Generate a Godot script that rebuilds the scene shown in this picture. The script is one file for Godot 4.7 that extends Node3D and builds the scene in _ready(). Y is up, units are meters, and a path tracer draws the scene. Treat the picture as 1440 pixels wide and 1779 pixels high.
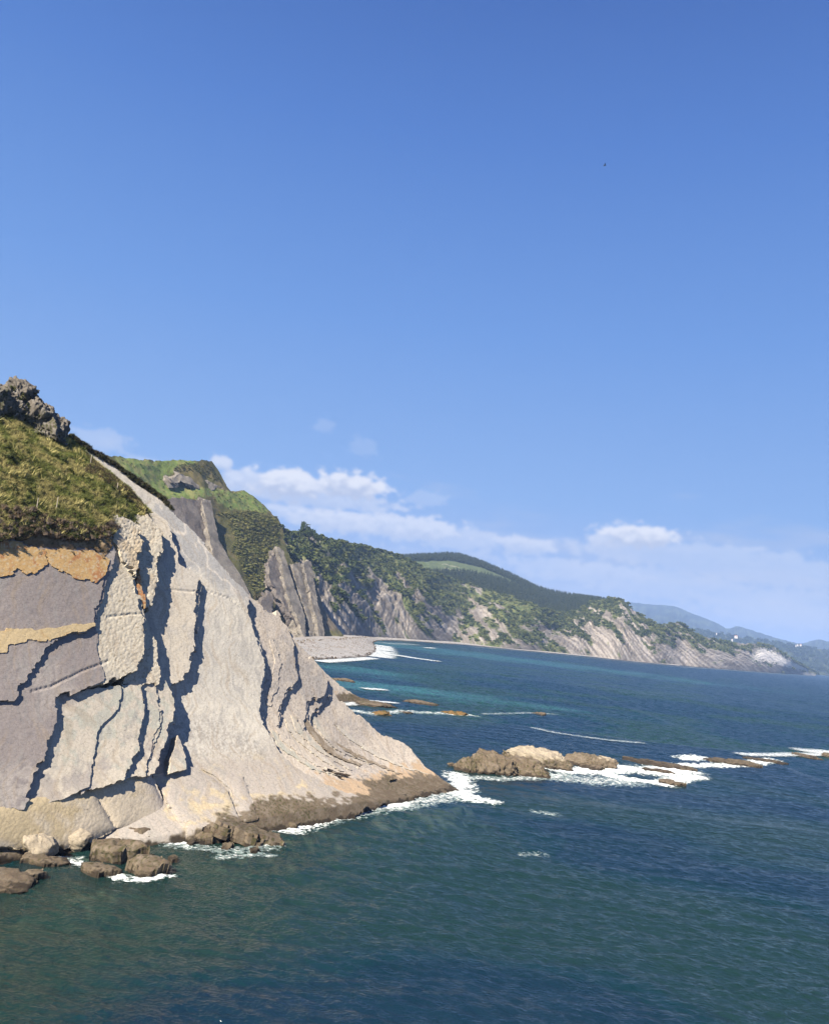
extends Node3D
# A flysch coast in morning sun: folded pale limestone beds in front, green headlands behind, blue-green sea.

const SUN_TOWARDS := Vector3(-0.36, 0.62, 0.70)

func _ready() -> void:
	var camera := Camera3D.new()
	camera.name = "camera"
	camera.position = Vector3(0, 25, 0)
	camera.rotation_degrees = Vector3(7.47, 0, 6.79)
	camera.fov = 63.34
	camera.near = 0.1
	camera.far = 40000
	add_child(camera)
	camera.current = true
	var env := Environment.new()
	env.background_mode = Environment.BG_SKY
	env.sky = make_sky()
	env.background_energy_multiplier = 0.325
	env.tonemap_mode = Environment.TONE_MAPPER_LINEAR
	env.tonemap_exposure = 3.15
	env.sdfgi_enabled = true
	env.ssao_enabled = true
	env.ssil_enabled = true
	env.fog_enabled = true
	env.fog_density = 0.000095
	env.fog_light_color = Color(0.64, 0.78, 1.0)
	var world := WorldEnvironment.new()
	world.name = "world_environment"
	world.environment = env
	add_child(world)
	var sun := DirectionalLight3D.new()
	sun.name = "sun"
	sun.light_energy = 1.6
	sun.light_angular_distance = 0.5
	sun.light_color = Color(1.0, 0.95, 0.875)
	sun.shadow_enabled = true
	add_child(sun)
	sun.look_at_from_position(SUN_TOWARDS * 100.0, Vector3.ZERO)
	prepare()
	build_sea()
	build_cliff()
	build_turf()
	build_headland()
	build_coast()
	build_beach()
	build_rocks()
	build_foam()
	build_small_things()

# ---------------------------------------------------------------- baked plan (metres)
var near_bed := {o=Vector3(-37,0,-77), e1=Vector3(0.61193,0,-0.79091), e2=Vector3(-0.37131,0.88295,-0.28728), n=Vector3(0.69833,0.46947,0.5403), flare=4.8, reach=5.5, bulge=0.6}
var mid_bed := {o=Vector3(-75,3,-690), e1=Vector3(0.39982,0,-0.91659), e2=Vector3(-0.61332,0.74314,-0.26753), n=Vector3(0.68116,0.66913,0.29713), flare=0, reach=4.5, bulge=0}
var ledge_bed := {o=Vector3(-28.65,0,-81.07), e1=Vector3(0.54282,0,-0.83985), e2=Vector3(-0.37343,0.89571,-0.24136), n=Vector3(0.75226,0.44464,0.48621), flare=0, reach=4.5, bulge=0}
var shelf_bed := {o=Vector3(-4.89,0.9,-118.23), e1=Vector3(0.74803,-0.0238,-0.66324), e2=Vector3(-0.65266,0.15481,-0.74166), n=Vector3(0.12032,0.98766,0.10027), flare=0, reach=4.5, bulge=0}
var beds := [
	["rock_slab","near_bed",4.0,-1.6,"mauve",0.15,0.132,1.0,0,"mauve grey slab with smooth face, ochre stained along the top",[-16.09,28.05,8.14,31.64,14.59,32.52,18.22,31.92,18.42,30.45,17.41,28.6,16.59,27.4,15.59,25.16,14.92,23.02,14.54,21.08,13.84,20.62,11.9,20.26,10.12,19.46,8.64,18.01,7.41,16.69,6.64,15.42,5.73,14.36,5.13,13.75,4.99,12.63,-15.64,12.3]],
	["rock_slab","near_bed",4.128,3.68,"ochre",0.15,0.11000000000000001,0.8,0,"thin rusty ochre layer flaking off the mauve slab",[-16.11,27.44,4.47,29.73,6.01,29.58,7.27,29.38,9.37,29.39,9.28,28.01,8.82,27.21,7.07,26.18,6.04,26.82,5.19,25.81,-15.96,23.28]],
	["rock_slab","near_bed",4.112,3.68,"ochre",0.15,0.11000000000000001,0.8,0,"thin yellow ochre layer under the overhanging turf",[9.4,29.6,12.78,29.96,15.38,30.19,17.2,29.46,16.5,27.34,15.36,26.41,13.89,26.42,12.47,26.51,11.12,27.14,9.92,27.51,9.42,28.04]],
	["rock_slab","near_bed",4.08,3.68,"sand",0.15,0.08800000000000001,0.8,0,"pale yellow strip along the foot of the mauve slab",[-15.82,18.12,7.25,20.11,10.2,20.6,12.64,21.08,14.46,21.45,14.48,21.04,13.79,20.65,11.86,20.28,10.07,19.49,8.9,18.95,5.88,18.69,4.34,18.16,4.09,17.36,-15.78,16.34]],
	["rock_slab","near_bed",3.648,-1.6,"mauve",0.15,0.11000000000000001,1.0,0,"dark mauve slab broken off in a long stepped edge",[-15.58,14.1,4.58,15.37,7.02,18.56,10.21,21.37,13.85,23.06,14.97,21.46,14.83,20.44,14.69,18.4,15,16.75,15.23,15.62,14.96,14.95,13.27,14.17,10.79,13.48,8.93,13.08,8.68,11.49,8.09,8.82,7.19,8.39,6.9,7.15,6.05,5.81,4.88,3.38,4.13,2.22,-15.1,3.17]],
	["rock_slab","near_bed",3.552,-1.6,"honey",0.15,0.11000000000000001,1.6,0,"cream slab with honeycomb cracks between two dark edges",[14.87,32.42,20.2,35.43,20.57,32.71,20.56,29.25,20.81,28.16,20.97,26.33,21.01,24.15,21.34,22.53,21.31,19.74,20.74,17.81,19.75,16.65,18.35,15.77,15.59,14.87,13.34,14.21,11.33,14.35,11.49,20.21,13.6,27.19]],
	["rock_slab","near_bed",4.0,-1.6,"honey",0.15,0.22000000000000003,3.0,0,"",[17.06,33.77,20.21,35.86,22.06,35.5,22.25,32.78,21.71,30.97,20.86,29.09,20.5,27.55,20.21,29,19.33,30.74,18.08,32.05]],
	["rock_slab","near_bed",2.8,-1.6,"honey",0.15,0.17600000000000002,2.0,0,"",[20.28,36.25,25.08,37.83,25.81,37.1,26.95,35.42,26.34,32.8,24.83,30.56,24.74,28.98,24.45,27.02,23.62,25.22,22.28,23.78,21.37,24.14,21.31,28.56,22.23,32.56]],
	["rock_slab","near_bed",2.592,-1.6,"honey",0.15,0.11000000000000001,1.6,0,"",[21.17,26.4,22.34,24.31,22.76,22.66,23.25,21.1,23.54,19.88,23.34,17.85,22.94,15.13,19.97,14.8,18.12,15.03,20.16,17.74]],
	["rock_slab","near_bed",3.2,-1.6,"ochre",0.15,0.11000000000000001,1.6,0,"narrow orange rib inside the dark cleft",[21.82,29.59,22.21,27.74,22.32,25.52,22.05,24.18,21.65,24.72,21.53,26.92]],
	["rock_slab","near_bed",3.072,-1.6,"panel",0.15,0.066,0.6,0,"smooth pale grey panel above the ledge",[7.12,14.13,9.28,13.11,14.01,14.21,17.39,14.56,17.2,13.68,16.49,11.8,14.26,10.38,13.31,9.13,12.7,7.59,12.37,6.99,11.66,5.22,11.11,3.61,7.78,2.65,4,2.08,4.08,8.06,6.17,11.42]],
	["rock_slab","near_bed",2.88,-1.6,"panel",0.15,0.11000000000000001,1.6,0,"",[12.99,13.68,16.68,14.41,18.64,14.87,20.26,14.97,20,14.48,20.13,12.75,19.2,10.36,18.46,8.82,17.52,6.87,15.97,5.03,14.97,3.98,10.22,3.08,10.57,7.77]],
	["rock_slab","near_bed",2.32,-1.6,"panel",0.15,0.11000000000000001,1.6,0,"",[18.99,14.67,20.73,15.26,22.46,15.29,22.37,14.23,22.45,12.03,21.88,10.08,20.54,8.25,18.98,5.83,18.03,4.37,13.73,3.73,15.83,7.68]],
	["rock_slab","near_bed",2.08,-1.6,"panel",0.15,0.099,1.2,0,"grey slab with flat top beside the deepest cleft",[21.5,14.8,22.68,15.53,24.39,15.62,24.69,14.47,24.82,13.39,24.59,11.95,24.04,10.88,22.94,9.64,21.58,7.46,19.84,4.96,19.38,4.53,16.6,4.13,19.23,10.3]],
	["rock_slab","near_bed",1.2,-1.6,"panel",0.15,0.05500000000000001,1.0,0,"thin pale pillar standing in the dark cleft",[24.91,9.3,24.95,8.29,24.98,6.7,24.55,5,22.07,4.58,22.88,6.13,23.84,7.63]],
	["rock_slab","near_bed",1.152,-2.4,"cream",0.15,0.12100000000000001,1.1,0,"tall pale slab tapering downwards between two dark clefts",[23.81,37.83,27.84,39.5,29.24,38.41,29.76,36.63,30.04,34.56,30.07,32.16,31.34,31.3,32.61,29.91,31.92,27.78,31.15,25.47,30.34,23.23,30.15,21.07,29.43,19,28.32,17.26,27.01,15.84,24.16,14.81,21.28,16.21,22.43,23.45,24.09,29.65]],
	["rock_slab","near_bed",0.72,-2.4,"panel",0.15,0.11000000000000001,1.0,0,"",[31.34,31.5,32.99,30.57,33.39,29.85,32.72,27.87,32.07,25.79,31.37,23.77,31.17,22.59,30.77,23.35,31.62,25.76,32.34,28.25]],
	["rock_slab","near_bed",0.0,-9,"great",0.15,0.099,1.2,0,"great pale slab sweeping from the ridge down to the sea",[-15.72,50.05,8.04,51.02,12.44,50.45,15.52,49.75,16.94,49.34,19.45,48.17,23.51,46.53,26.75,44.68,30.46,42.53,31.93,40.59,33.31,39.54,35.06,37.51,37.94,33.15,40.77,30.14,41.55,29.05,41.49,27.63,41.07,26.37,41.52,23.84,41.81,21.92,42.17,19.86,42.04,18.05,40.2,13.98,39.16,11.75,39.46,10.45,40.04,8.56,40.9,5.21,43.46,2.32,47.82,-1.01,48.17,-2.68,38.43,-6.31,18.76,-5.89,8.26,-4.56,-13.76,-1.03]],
	["rock_slab","near_bed",-1.152,-9,"toe",0.15,0.099,1.2,0,"narrow pale slab right of the great slab",[35.42,33.29,42.84,30.07,44.72,28.81,45.91,27.38,47.64,26.82,49.57,25.17,50.15,22.6,49.75,20.8,49.5,19.48,49.4,17.49,45.98,15.05,44.22,12.8,42.98,10.42,43.18,9.67,44.18,7.36,46.1,5.11,49.83,2.22,53.47,-0.73,53.51,-2.45,44.35,-4.11,39.88,4.93,37.18,11.58,40.21,23.73]],
	["rock_slab","near_bed",-1.792,-9,"toe",0.15,0.11000000000000001,1.2,0,"pale slab folded to the right above the toe",[48.7,28.22,50.34,25.59,51.98,23.16,52.84,21.4,54.33,20.39,56.04,19.19,57.13,17.69,55.97,16.58,55.31,15.41,51.2,14.22,50.01,12.05,49,11.37,48.82,9.91,49.78,7.45,51.03,6.16,54.2,4.63,59.5,1.93,61.94,-0.25,60.96,-2.93,47.53,-3.58,43.99,3.98,41.11,10.05,45.24,19.98]],
	["rock_slab","near_bed",-2.24,-9,"toe",0.15,0.11000000000000001,1.0,0,"",[52.57,16.93,56.54,16.84,57.23,15.41,53.65,13.43,51.33,12.03,50.77,10.21,50.94,8.63,52.35,6.26,57.56,4.22,63.69,1.52,53.8,-0.54,47.98,5.65,47.58,10.87,49.85,14.28]],
	["rock_slab","near_bed",-2.752,-11,"toe",0.15,0.08800000000000001,1.2,0,"broad pale toe slab tapering into the sea",[55.23,21.72,58.32,18.16,58.94,16.06,59.29,14.79,60.69,14.23,61.27,13.31,63.27,12.25,64.79,11.08,66.76,8.99,68.05,8.82,70.04,7.93,71.66,7.12,72.49,6.05,72.74,4.27,73.05,2.85,74.06,1.05,74,-1.3,73.45,-3.53,45.95,-4.58,41.8,2.74,47.12,11.9,51.53,17.97]],
	["rock_slab","near_bed",-71.5,-11,"toe",0.22,0.08,1.0,0,"further pale fin behind the toe slab",[109.29,71.71,132.56,53.4,139.78,46.55,143.76,43.5,146.73,41.76,149.76,40.15,154.23,38.85,160.37,37.72,170.07,36.31,148.95,24.83,100.64,32.93]],
	["rock_slab","near_bed",3.872,1.472,"mauve",0.15,0.099,1.2,0.0,"",[17.44,30.05,16.66,28.69,16.08,27.53,15.4,26.03,14.95,24.59,14.42,23.02,14.09,21.43,14.68,21.35,15.19,22.93,15.81,24.49,16.33,25.92,16.95,27.41,17.44,28.59,18.09,29.99]],
	["rock_slab","near_bed",3.2,0.8,"honey",0.15,0.099,1.2,0.0,"",[20.45,28.42,20.61,26.59,20.65,24.41,20.99,22.79,20.98,20.01,20.42,18.07,19.43,16.91,20.06,16.78,21.2,17.91,21.81,19.92,22.09,22.81,21.64,24.42,21.53,26.59,21.13,28.37]],
	["rock_slab","near_bed",0.88,-1.52,"panel",0.15,0.099,1.2,0.0,"",[32.14,30.16,31.45,28.02,30.69,25.71,29.88,23.47,29.7,21.32,29,19.25,27.9,17.51,28.59,17.35,29.87,19.06,30.6,21.18,30.81,23.35,31.55,25.58,32.35,27.91,32.9,30.06]],
	["rock_slab","near_bed",0.48,-1.92,"panel",0.15,0.099,1.2,0.0,"",[31.02,25.9,30.21,23.65,30.03,21.48,29.32,19.41,28.23,17.66,28.94,17.5,30.41,19.18,31.09,21.35,31.42,23.53,31.79,25.78]],
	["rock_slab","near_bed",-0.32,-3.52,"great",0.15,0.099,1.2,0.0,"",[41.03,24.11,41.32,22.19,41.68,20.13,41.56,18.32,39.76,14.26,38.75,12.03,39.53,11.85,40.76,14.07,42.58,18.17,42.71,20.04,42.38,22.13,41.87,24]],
	["rock_slab","near_bed",-0.72,-3.92,"toe",0.15,0.099,1.2,0.0,"",[42.07,20.3,41.96,18.48,40.16,14.4,39.14,12.17,39.46,10.87,40.08,8.98,40.93,8.83,40.48,10.78,40.48,12.03,41.44,14.17,43.28,18.32,42.97,20.17]],
	["rock_slab","near_bed",-1.28,-4.48,"toe",0.15,0.099,1.2,0.0,"",[48.72,19.67,48.63,17.68,45.26,15.26,43.55,13.02,42.34,10.65,42.55,9.9,43.57,7.6,44.36,7.41,43.45,9.76,43.34,10.46,44.59,12.8,46.38,14.96,49.77,17.48,49.7,19.54]],
	["rock_slab","near_bed",-1.52,-4.72,"toe",0.15,0.099,1.2,0.0,"",[48.9,17.78,45.52,15.34,43.8,13.1,42.59,10.73,42.81,9.97,43.84,7.67,44.71,7.51,44.1,9.99,43.77,10.54,45.28,12.81,46.68,15.04,49.87,17.6]],
	["rock_slab","near_bed",-1.952,-5.152,"toe",0.15,0.099,1.2,0.0,"",[55.17,16.8,54.52,15.63,50.46,14.44,49.3,12.29,48.31,11.61,48.14,10.16,49.13,7.7,50.01,7.51,49.23,10.03,49.46,11.41,50.45,12.06,51.57,14.14,55.62,15.33,56.2,16.64]],
	["rock_slab","near_bed",-2.112,-5.312,"toe",0.15,0.099,1.2,0.0,"",[50.64,14.5,49.48,12.34,48.49,11.66,48.33,10.21,49.32,7.75,50.27,7.58,49.87,10.22,50.13,11.43,50.67,12.1,51.76,14.32]],
	["rock_slab","near_bed",-2.48,-5.68,"toe",0.15,0.099,1.2,0.0,"",[55.8,17,56.53,15.67,52.98,13.69,50.7,12.29,50.16,10.48,51.12,10.29,51.8,12.07,54.2,13.28,57.81,15.43,56.91,16.89]],
	["rock_slab","near_bed",2.592,0.192,"panel",0.15,0.099,1.2,0.0,"",[19.65,14.72,19.78,12.99,18.87,10.6,18.15,9.07,17.23,7.12,15.7,5.28,16.23,5.08,17.93,6.88,18.98,8.86,19.62,10.42,20.62,12.87,20.27,14.6]],
	["rock_slab","near_bed",2.208,-0.192,"panel",0.15,0.099,1.2,0.0,"",[21.87,14.4,21.95,12.22,21.4,10.27,20.09,8.45,18.56,6.03,19.1,5.85,20.8,8.23,22.17,10.07,22.69,12.09,22.5,14.28]],
	["rock_slab","near_bed",1.44,-0.96,"panel",0.15,0.099,1.2,0.0,"",[24.53,12.32,23.99,11.26,22.9,10.01,21.57,7.82,22.17,7.63,23.82,9.71,24.92,10.97,25.24,12.15]],
	["rock_slab","near_bed",1.92,-0.48,"honey",0.15,0.099,1.2,0.0,"",[27.01,36.04,26.4,33.4,24.88,31.14,24.79,29.54,24.49,27.57,23.66,25.74,24.35,25.64,25.47,27.46,25.86,29.52,25.85,31.03,27.25,33.31,27.8,36]],
	["rock_slab","near_bed",-1.024,-4.224,"panel",0.15,0.099,1.2,0.0,"",[41.35,9.85,42.04,7.59,43.92,5.54,45.6,3.77,50.05,2.45,50.85,2.25,46.57,3.72,44.99,5.52,43.08,7.53,42.21,9.7]],
	["rock_slab","near_bed",-1.056,-4.256,"toe",0.15,0.099,1.2,0.0,"",[42.42,10.32,43.16,8.05,45.14,6,46.93,4.23,51.59,2.92,52.41,2.71,48,4.22,46.25,5.98,44.09,7.93,43.23,10.15]],
	["rock_slab","near_bed",-1.648,-4.848,"cream",0.15,0.099,1.2,0.0,"",[45.4,11.71,45.5,9.6,47.2,7.41,49.37,5.46,51.98,3.39,52.84,3.18,50.43,5.38,48.34,7.37,46.65,9.54,46.27,11.54]],
	["rock_slab","near_bed",-1.664,-4.864,"panel",0.15,0.099,1.2,0.0,"",[46.71,12.12,46.84,10,48.63,7.79,50.91,5.85,53.66,3.77,54.55,3.56,52.08,5.81,49.89,7.81,48.1,9.97,47.66,11.96]],
	["rock_slab","near_bed",-1.68,-4.88,"toe",0.15,0.099,1.2,0.0,"",[44.07,11.08,44.12,8.98,45.71,6.79,47.74,4.85,50.14,2.77,50.94,2.56,48.83,4.8,46.8,6.74,45.06,8.84,44.96,10.91]],
	["rock_slab","near_bed",-2.08,-5.28,"umber",0.15,0.099,1.2,0.0,"",[49.38,12.16,50,9.99,50.99,8.13,52.89,6.18,57.41,4.27,58.33,4.07,54.17,6.22,52.37,8.16,51.37,9.97,50.39,12.02]],
	["rock_slab","near_bed",-2.592,-5.792,"panel",0.15,0.099,1.2,0.0,"",[51.83,12.68,52.52,10.48,53.58,8.59,55.6,6.61,60.27,4.66,61.23,4.47,56.78,6.57,55.08,8.65,53.71,10.38,52.86,12.53]],
	["rock_slab","near_bed",-2.624,-5.824,"cream",0.15,0.099,1.2,0.0,"",[56.75,10.87,59.36,8.23,62.62,5.99,66.88,3.68,71.3,1.87,72.16,1.61,68,3.58,63.99,6.03,60.64,8.2,57.81,10.72]],
	["rock_slab","near_bed",-2.608,-5.808,"umber",0.15,0.099,1.2,0.0,"",[53.75,8.86,56.98,6.65,60.89,4.73,65.54,2.44,66.46,2.22,62.11,4.7,58.27,6.67,54.8,8.73]],
	["rock_slab","near_bed",-1.04,-4.24,"toe",0.15,0.099,1.2,0.0,"",[45.04,23.27,45.64,19.88,43.86,16.49,41.94,13.61,42.78,13.42,44.92,16.29,46.68,19.76,45.95,23.17]],
	["rock_outcrop","near_bed",2.08,-8,"dark",0.3,0.5,8.0,0.8,"craggy dark outcrop crowning the grass slope",[-16.38,50.08,6.98,51.67,8.41,51.86,10.1,53.17,11.29,52.94,12.06,51.18,12.92,50.46,13.72,49.89,14.47,48.77,15.07,47.77,15.39,46.5,14.21,45.95,11.62,46.79,9.54,48.18,6.77,48.86,-16.33,47.96]],
	["soil_bank","near_bed",4.256,-1.6,"soil",0.15,0.33,5.0,0.3,"brown soil bank below the turf",[-16.2,28.72,4.17,31.14,8.01,31.84,12.2,32.29,17.68,33.77,18.81,32.83,18.26,31.2,17.19,30.13,14.16,30.13,10.55,29.66,7.84,29.41,5.93,29.44,4.4,29.66,-16.13,27.1]],
	["ledge_slab","ledge_bed",0.55,-2,"ledge",0.13,0.08,1.2,0.35,"cream ledge covered in honeycomb cracks, nearest the left edge",[-24.2,5.06,-9.27,4.69,-5,5.06,-2.69,5.36,-0.26,5.58,2,5.89,4.04,5.01,4.73,3.81,5.34,2.51,6.01,1.2,3.01,0.55,-0.48,0.26,-3.67,0.87,-6.45,1.45,-24.19,3.89]],
	["ledge_slab","ledge_bed",0.5,-2,"ledge",0.13,0.08,1.2,0.35,"middle cream ledge with yellowish cracked face",[1.84,5.92,4.39,6.12,8.33,6.39,11.29,6.43,12.06,4.05,12.96,2.32,13.84,0.82,12.45,0.3,9.12,0.77,6.05,1.21,5.38,2.52,4.71,3.88,3.95,5.03]],
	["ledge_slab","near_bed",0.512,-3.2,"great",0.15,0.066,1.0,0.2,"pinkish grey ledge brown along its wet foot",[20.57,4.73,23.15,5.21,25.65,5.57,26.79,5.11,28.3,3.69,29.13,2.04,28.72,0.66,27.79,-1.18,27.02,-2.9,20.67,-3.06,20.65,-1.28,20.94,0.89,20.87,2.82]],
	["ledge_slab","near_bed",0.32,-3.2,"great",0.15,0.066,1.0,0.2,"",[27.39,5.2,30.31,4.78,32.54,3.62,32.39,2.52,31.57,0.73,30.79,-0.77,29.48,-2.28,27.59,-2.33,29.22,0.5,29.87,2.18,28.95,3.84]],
	["ledge_slab","shelf_bed",0.1,-2.5,"tide",0.13,0.14,2.0,0.5,"brown tidal shelf below the great slab",[-12.44,6.42,-8.4,6.32,-3.69,6.2,-2.38,4.02,0.81,1.14,5.6,-0.79,2.06,-2.6,-1.18,-3.54,-3.74,-3.73,-6.9,-4.22,-11.58,-4.54,-13.81,-4,-16.74,-4.61,-15.48,-1.18]],
	["ledge_slab","shelf_bed",0.2,-2.5,"tide",0.13,0.14,2.0,0.4,"brown tidal shelf wrapping the tip of the toe",[-2.45,4.4,5.46,4.58,14.14,5.49,21.53,4.09,21.9,0.97,18.87,-1.39,13.35,-2.16,8.53,-2.48,4.61,-3.03,2.14,-2.46,-0.27,-0.29]],
	["ledge_slab","shelf_bed",-0.25,-2,"tide",0.13,0.14,2.0,0.3,"",[-1.32,-1.89,3.11,-1.4,5.29,-2.37,7.2,-2.92,4.45,-3.91,0.64,-4.56,-1.83,-4.16]],
	["ledge_slab","ledge_bed",0.15,-2,"tide",0.13,0.14,2.0,0.4,"low brown bench at the water's edge on the left",[-24.04,4.27,-4.61,1.11,-1.85,0.37,-0.75,-0.32,-3.09,-0.37,-5.29,-0.14,-24.02,2.8]],
	["ledge_slab","ledge_bed",0.15,-2,"tide",0.13,0.14,2.0,0.3,"",[-0.65,0.48,1.52,0.56,3.63,0.44,3.69,-0.8,2.23,-1.03,0.31,-0.5]],
	["rock_slab","mid_bed",5,-20,"slate",2.0,0.8,3,0,"dark brown slab behind the ridge",[-130.07,106.05,-98.05,120.7,-52.18,129.68,-55.92,119.05,-74.95,80.16,-82.19,62.28,-103.28,67.33,-122.07,93.66]],
	["rock_slab","mid_bed",9,-20,"fin",2.0,0.5,2,0,"smooth grey fin with black shadow on its right",[-64.46,124.17,-50.86,126.13,-61.02,105.75,-71.39,83.36,-72.88,63.33,-70.97,44.22,-72.43,25.12,-102.5,22.49,-91.34,66.09]],
	["rock_slab","mid_bed",2.5,-20,"fin",2.0,1.5,5,0,"bare grey rock band below the hilltop",[-81.76,148.15,-64.09,155.4,-36.47,159.04,-10.53,159.95,-0.68,157.1,-13.86,153.13,-46.26,145,-57.5,145.29,-67.42,147.06,-82.89,144.22]],
	["rock_slab","mid_bed",8,-20,"slate",1.8,1.0,4,0,"dark slab with torn upper edge",[-10.53,70.11,22.91,89.61,28.78,85.35,18.95,67.95,5.33,50.78,-3.59,34.85,-4.25,20.1,-10.8,5.3,-18.97,-5.2,-25.63,-2.69,-24.86,24.31,-26.59,47.21]],
	["rock_slab","mid_bed",11,-20,"fin",1.6,0.8,3,0,"",[15.78,86.14,22.91,83.42,10.82,61.48,2.64,42.19,-2.24,26.85,-11.86,8.77,-25.63,-7.58,-29.89,-8.29,-20.84,16.73,-15.46,34.46]],
	["rock_slab","mid_bed",8,-20,"fin",1.6,0.8,3.5,0,"",[31.12,72.77,46.29,76.16,40.26,61.1,29.09,40.95,13.2,18.37,1.21,0.15,-7.34,-7.58,-11.87,-5.49,3.83,20.68,15.99,45.82]],
	["rock_slab","mid_bed",12,-20,"fin",1.6,0.8,3.5,0,"",[43.41,72.71,63.23,78.14,50.17,59.28,30.51,31.93,16.46,9.74,7.2,-5.33,-2.02,-12.5,-7.63,-10.43,6.97,12.1,28.26,44.11]],
	["rock_slab","mid_bed",9,-20,"slate",1.8,0.8,4,0,"",[-58.02,26.39,-40.34,34.69,-41.16,27.86,-57.23,10.19,-63.92,10.83,-67.67,14.83]]]
var turf_outline := [-15.92,50.27,7.71,50.78,9.8,49.93,11.96,48.98,14.22,48.37,16.44,48.22,18.15,47.44,19.68,46.39,21.19,45.13,23.13,43.86,25.26,42.57,26.93,40.6,27.8,39.15,26.52,37.73,23.62,36.14,20.26,34.53,17.46,32.48,14.13,31.31,11.21,30.99,8.41,30.98,5.78,30.18,3.9,29.28,-16.26,26]
var turf_top := [-15.92,50.27,7.71,50.78,9.8,49.93,11.96,48.98,14.22,48.37,16.44,48.22,18.15,47.44,19.68,46.39,21.19,45.13,23.13,43.86,25.26,42.57,26.93,40.6,27.8,39.15]
var turf_foot := [-16.26,26,3.9,29.28,5.78,30.18,8.41,30.98,11.21,30.99,14.13,31.31,17.46,32.48,20.26,34.53,23.62,36.14,26.52,37.73,27.8,39.15]
var turf_rise := [-16.26,4.8,3.9,4.6,5.78,4.6,8.41,4.6,11.21,4.5,14.13,4.5,17.46,4.3,20.26,3.6,23.62,2.2,26.52,1,27.8,0.6]
var crack_lines := [[16.5,22.55,18.99,23.04,22.86,23.63],[33.91,29.2,38.23,28.21,41.59,25.9],[6.49,13.54,8.65,14.11,12.17,15.8,15.94,17.28],[25.73,28.26,28.7,28.07,32.89,28.28],[20.21,32.86,21.89,30.37,23.05,26.32],[29.37,36.04,30.47,33.59,32.44,32.39]]
var mid_outline := [-169.84,145.15,-140.19,152.97,-91.15,166.46,-28.49,183.8,6.94,192.88,10.42,186.87,13.98,177.38,17.41,163.01,27.35,164.11,44.59,170.55,55.05,159.49,64.66,153.08,68.64,148.2,70.85,136.5,70.56,124.39,60.98,106.71,53.89,85.32,73.09,81.22,73.01,64.36,62.2,37.1,58.74,17.79,62.21,5.43,67.76,-1.86,19.23,-5.69,-38.77,-8.37,-127.29,-6.91,-237.92,13.22]
var crest_scrub := [16.97,49.61,19.49,48.45,23.54,46.71,26.8,44.97,30.51,42.82,31.81,40.94,31.35,40.95,30,42.53,26.26,44.39,23.46,46.15,19.4,47.71,17.21,48.81]
var outcrop_scrub := [-16.66,49.64,6.46,51.22,7.88,51.59,9.56,52.89,10.89,52.72,12.14,49.62,13.52,48.15,11.92,47.6,10.55,48.8,8.41,49.29,6.29,49.02,-16.61,47.54]
var heather_foot := [-16.29,28.26,4.1,33.31,7.96,33.76,11.34,33.04,15.02,33.06,18.36,34.52,20.11,34.32,17.22,32.21,14.04,31.03,11.12,30.71,8.39,30.7,5.77,29.98,3.89,29.09,-16.19,25.84]
var heather_edge := [18.41,46.03,20.73,44.76,22.65,43.41,24.77,42.14,26.42,40.17,27.83,38.31,25.94,37.78,23.58,39.05,20.85,40.43,18.43,40.85,16.17,41.95,18.07,43.76]
var mid_meadow := [-140.19,152.97,-91.15,166.46,-28.49,183.8,-16.19,184.04,-53.69,169.25,-76.25,154.77,-85.73,144.33,-55,144.86,6.54,156.89,-34.93,140.3,-81.21,127.55,-122.99,112.22,-135.27,124.73,-146.82,140.97]
var mid_dome := [5.91,156.06,43.18,168.76,55.05,159.49,68.64,148.2,47.69,138.78,-6.6,133.87,-26.9,140.28]
var mid_scrub := [-34.23,124.68,33.68,139.26,72.12,140.33,59.76,116.83,41.02,100.04,6.45,78.62,-34.16,40.82,-50.04,36.5,-50.8,50.49,-47.9,79.71,-22.6,102.04,-17.53,125.06]
var mid_foot_scrub := [-56.55,31.67,-38.35,38.94,-40.26,21.9,-28.68,5.9,-8.7,-1.67,51.86,-1.32,15.84,-6.04,-23,-7.17,-41.5,10.76]
var mid_crown_scrub := [-66.31,162.92,-42.6,176.15,-0.47,187.78,4.77,179.57,9.65,168.47,-5.22,165.93,-29.93,165.96,-55.27,162.86]
var crag_spots := [-50.33,44.53,-96.6,3.78,-49.71,45.33,-98.19,3.51,-49.54,43.75,-96.96,3.24,-48.69,44.87,-99.21,4.05,-49.46,46.07,-99.19,3.51,-48.74,45.98,-100.14,3.24,-47.72,43.61,-99.42,3.78,-47.46,44.44,-100.59,3.51,-46.81,42.3,-99.48,2.97,-46.51,43.14,-100.74,4.05,-45.77,42.18,-100.89,3.24,-45.55,42.68,-101.7,3.51,-44.94,41.73,-101.66,2.7,-51.35,44.23,-94.92,4.32,-52.47,44.04,-93.26,5.4,-54.23,43.62,-90.63,5.4,-55.93,43.23,-88.2,6.08,-57.98,43.02,-85.57,6.08,-48.36,43.38,-98.29,2.43,-46.02,41.56,-99.9,2.16]
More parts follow.
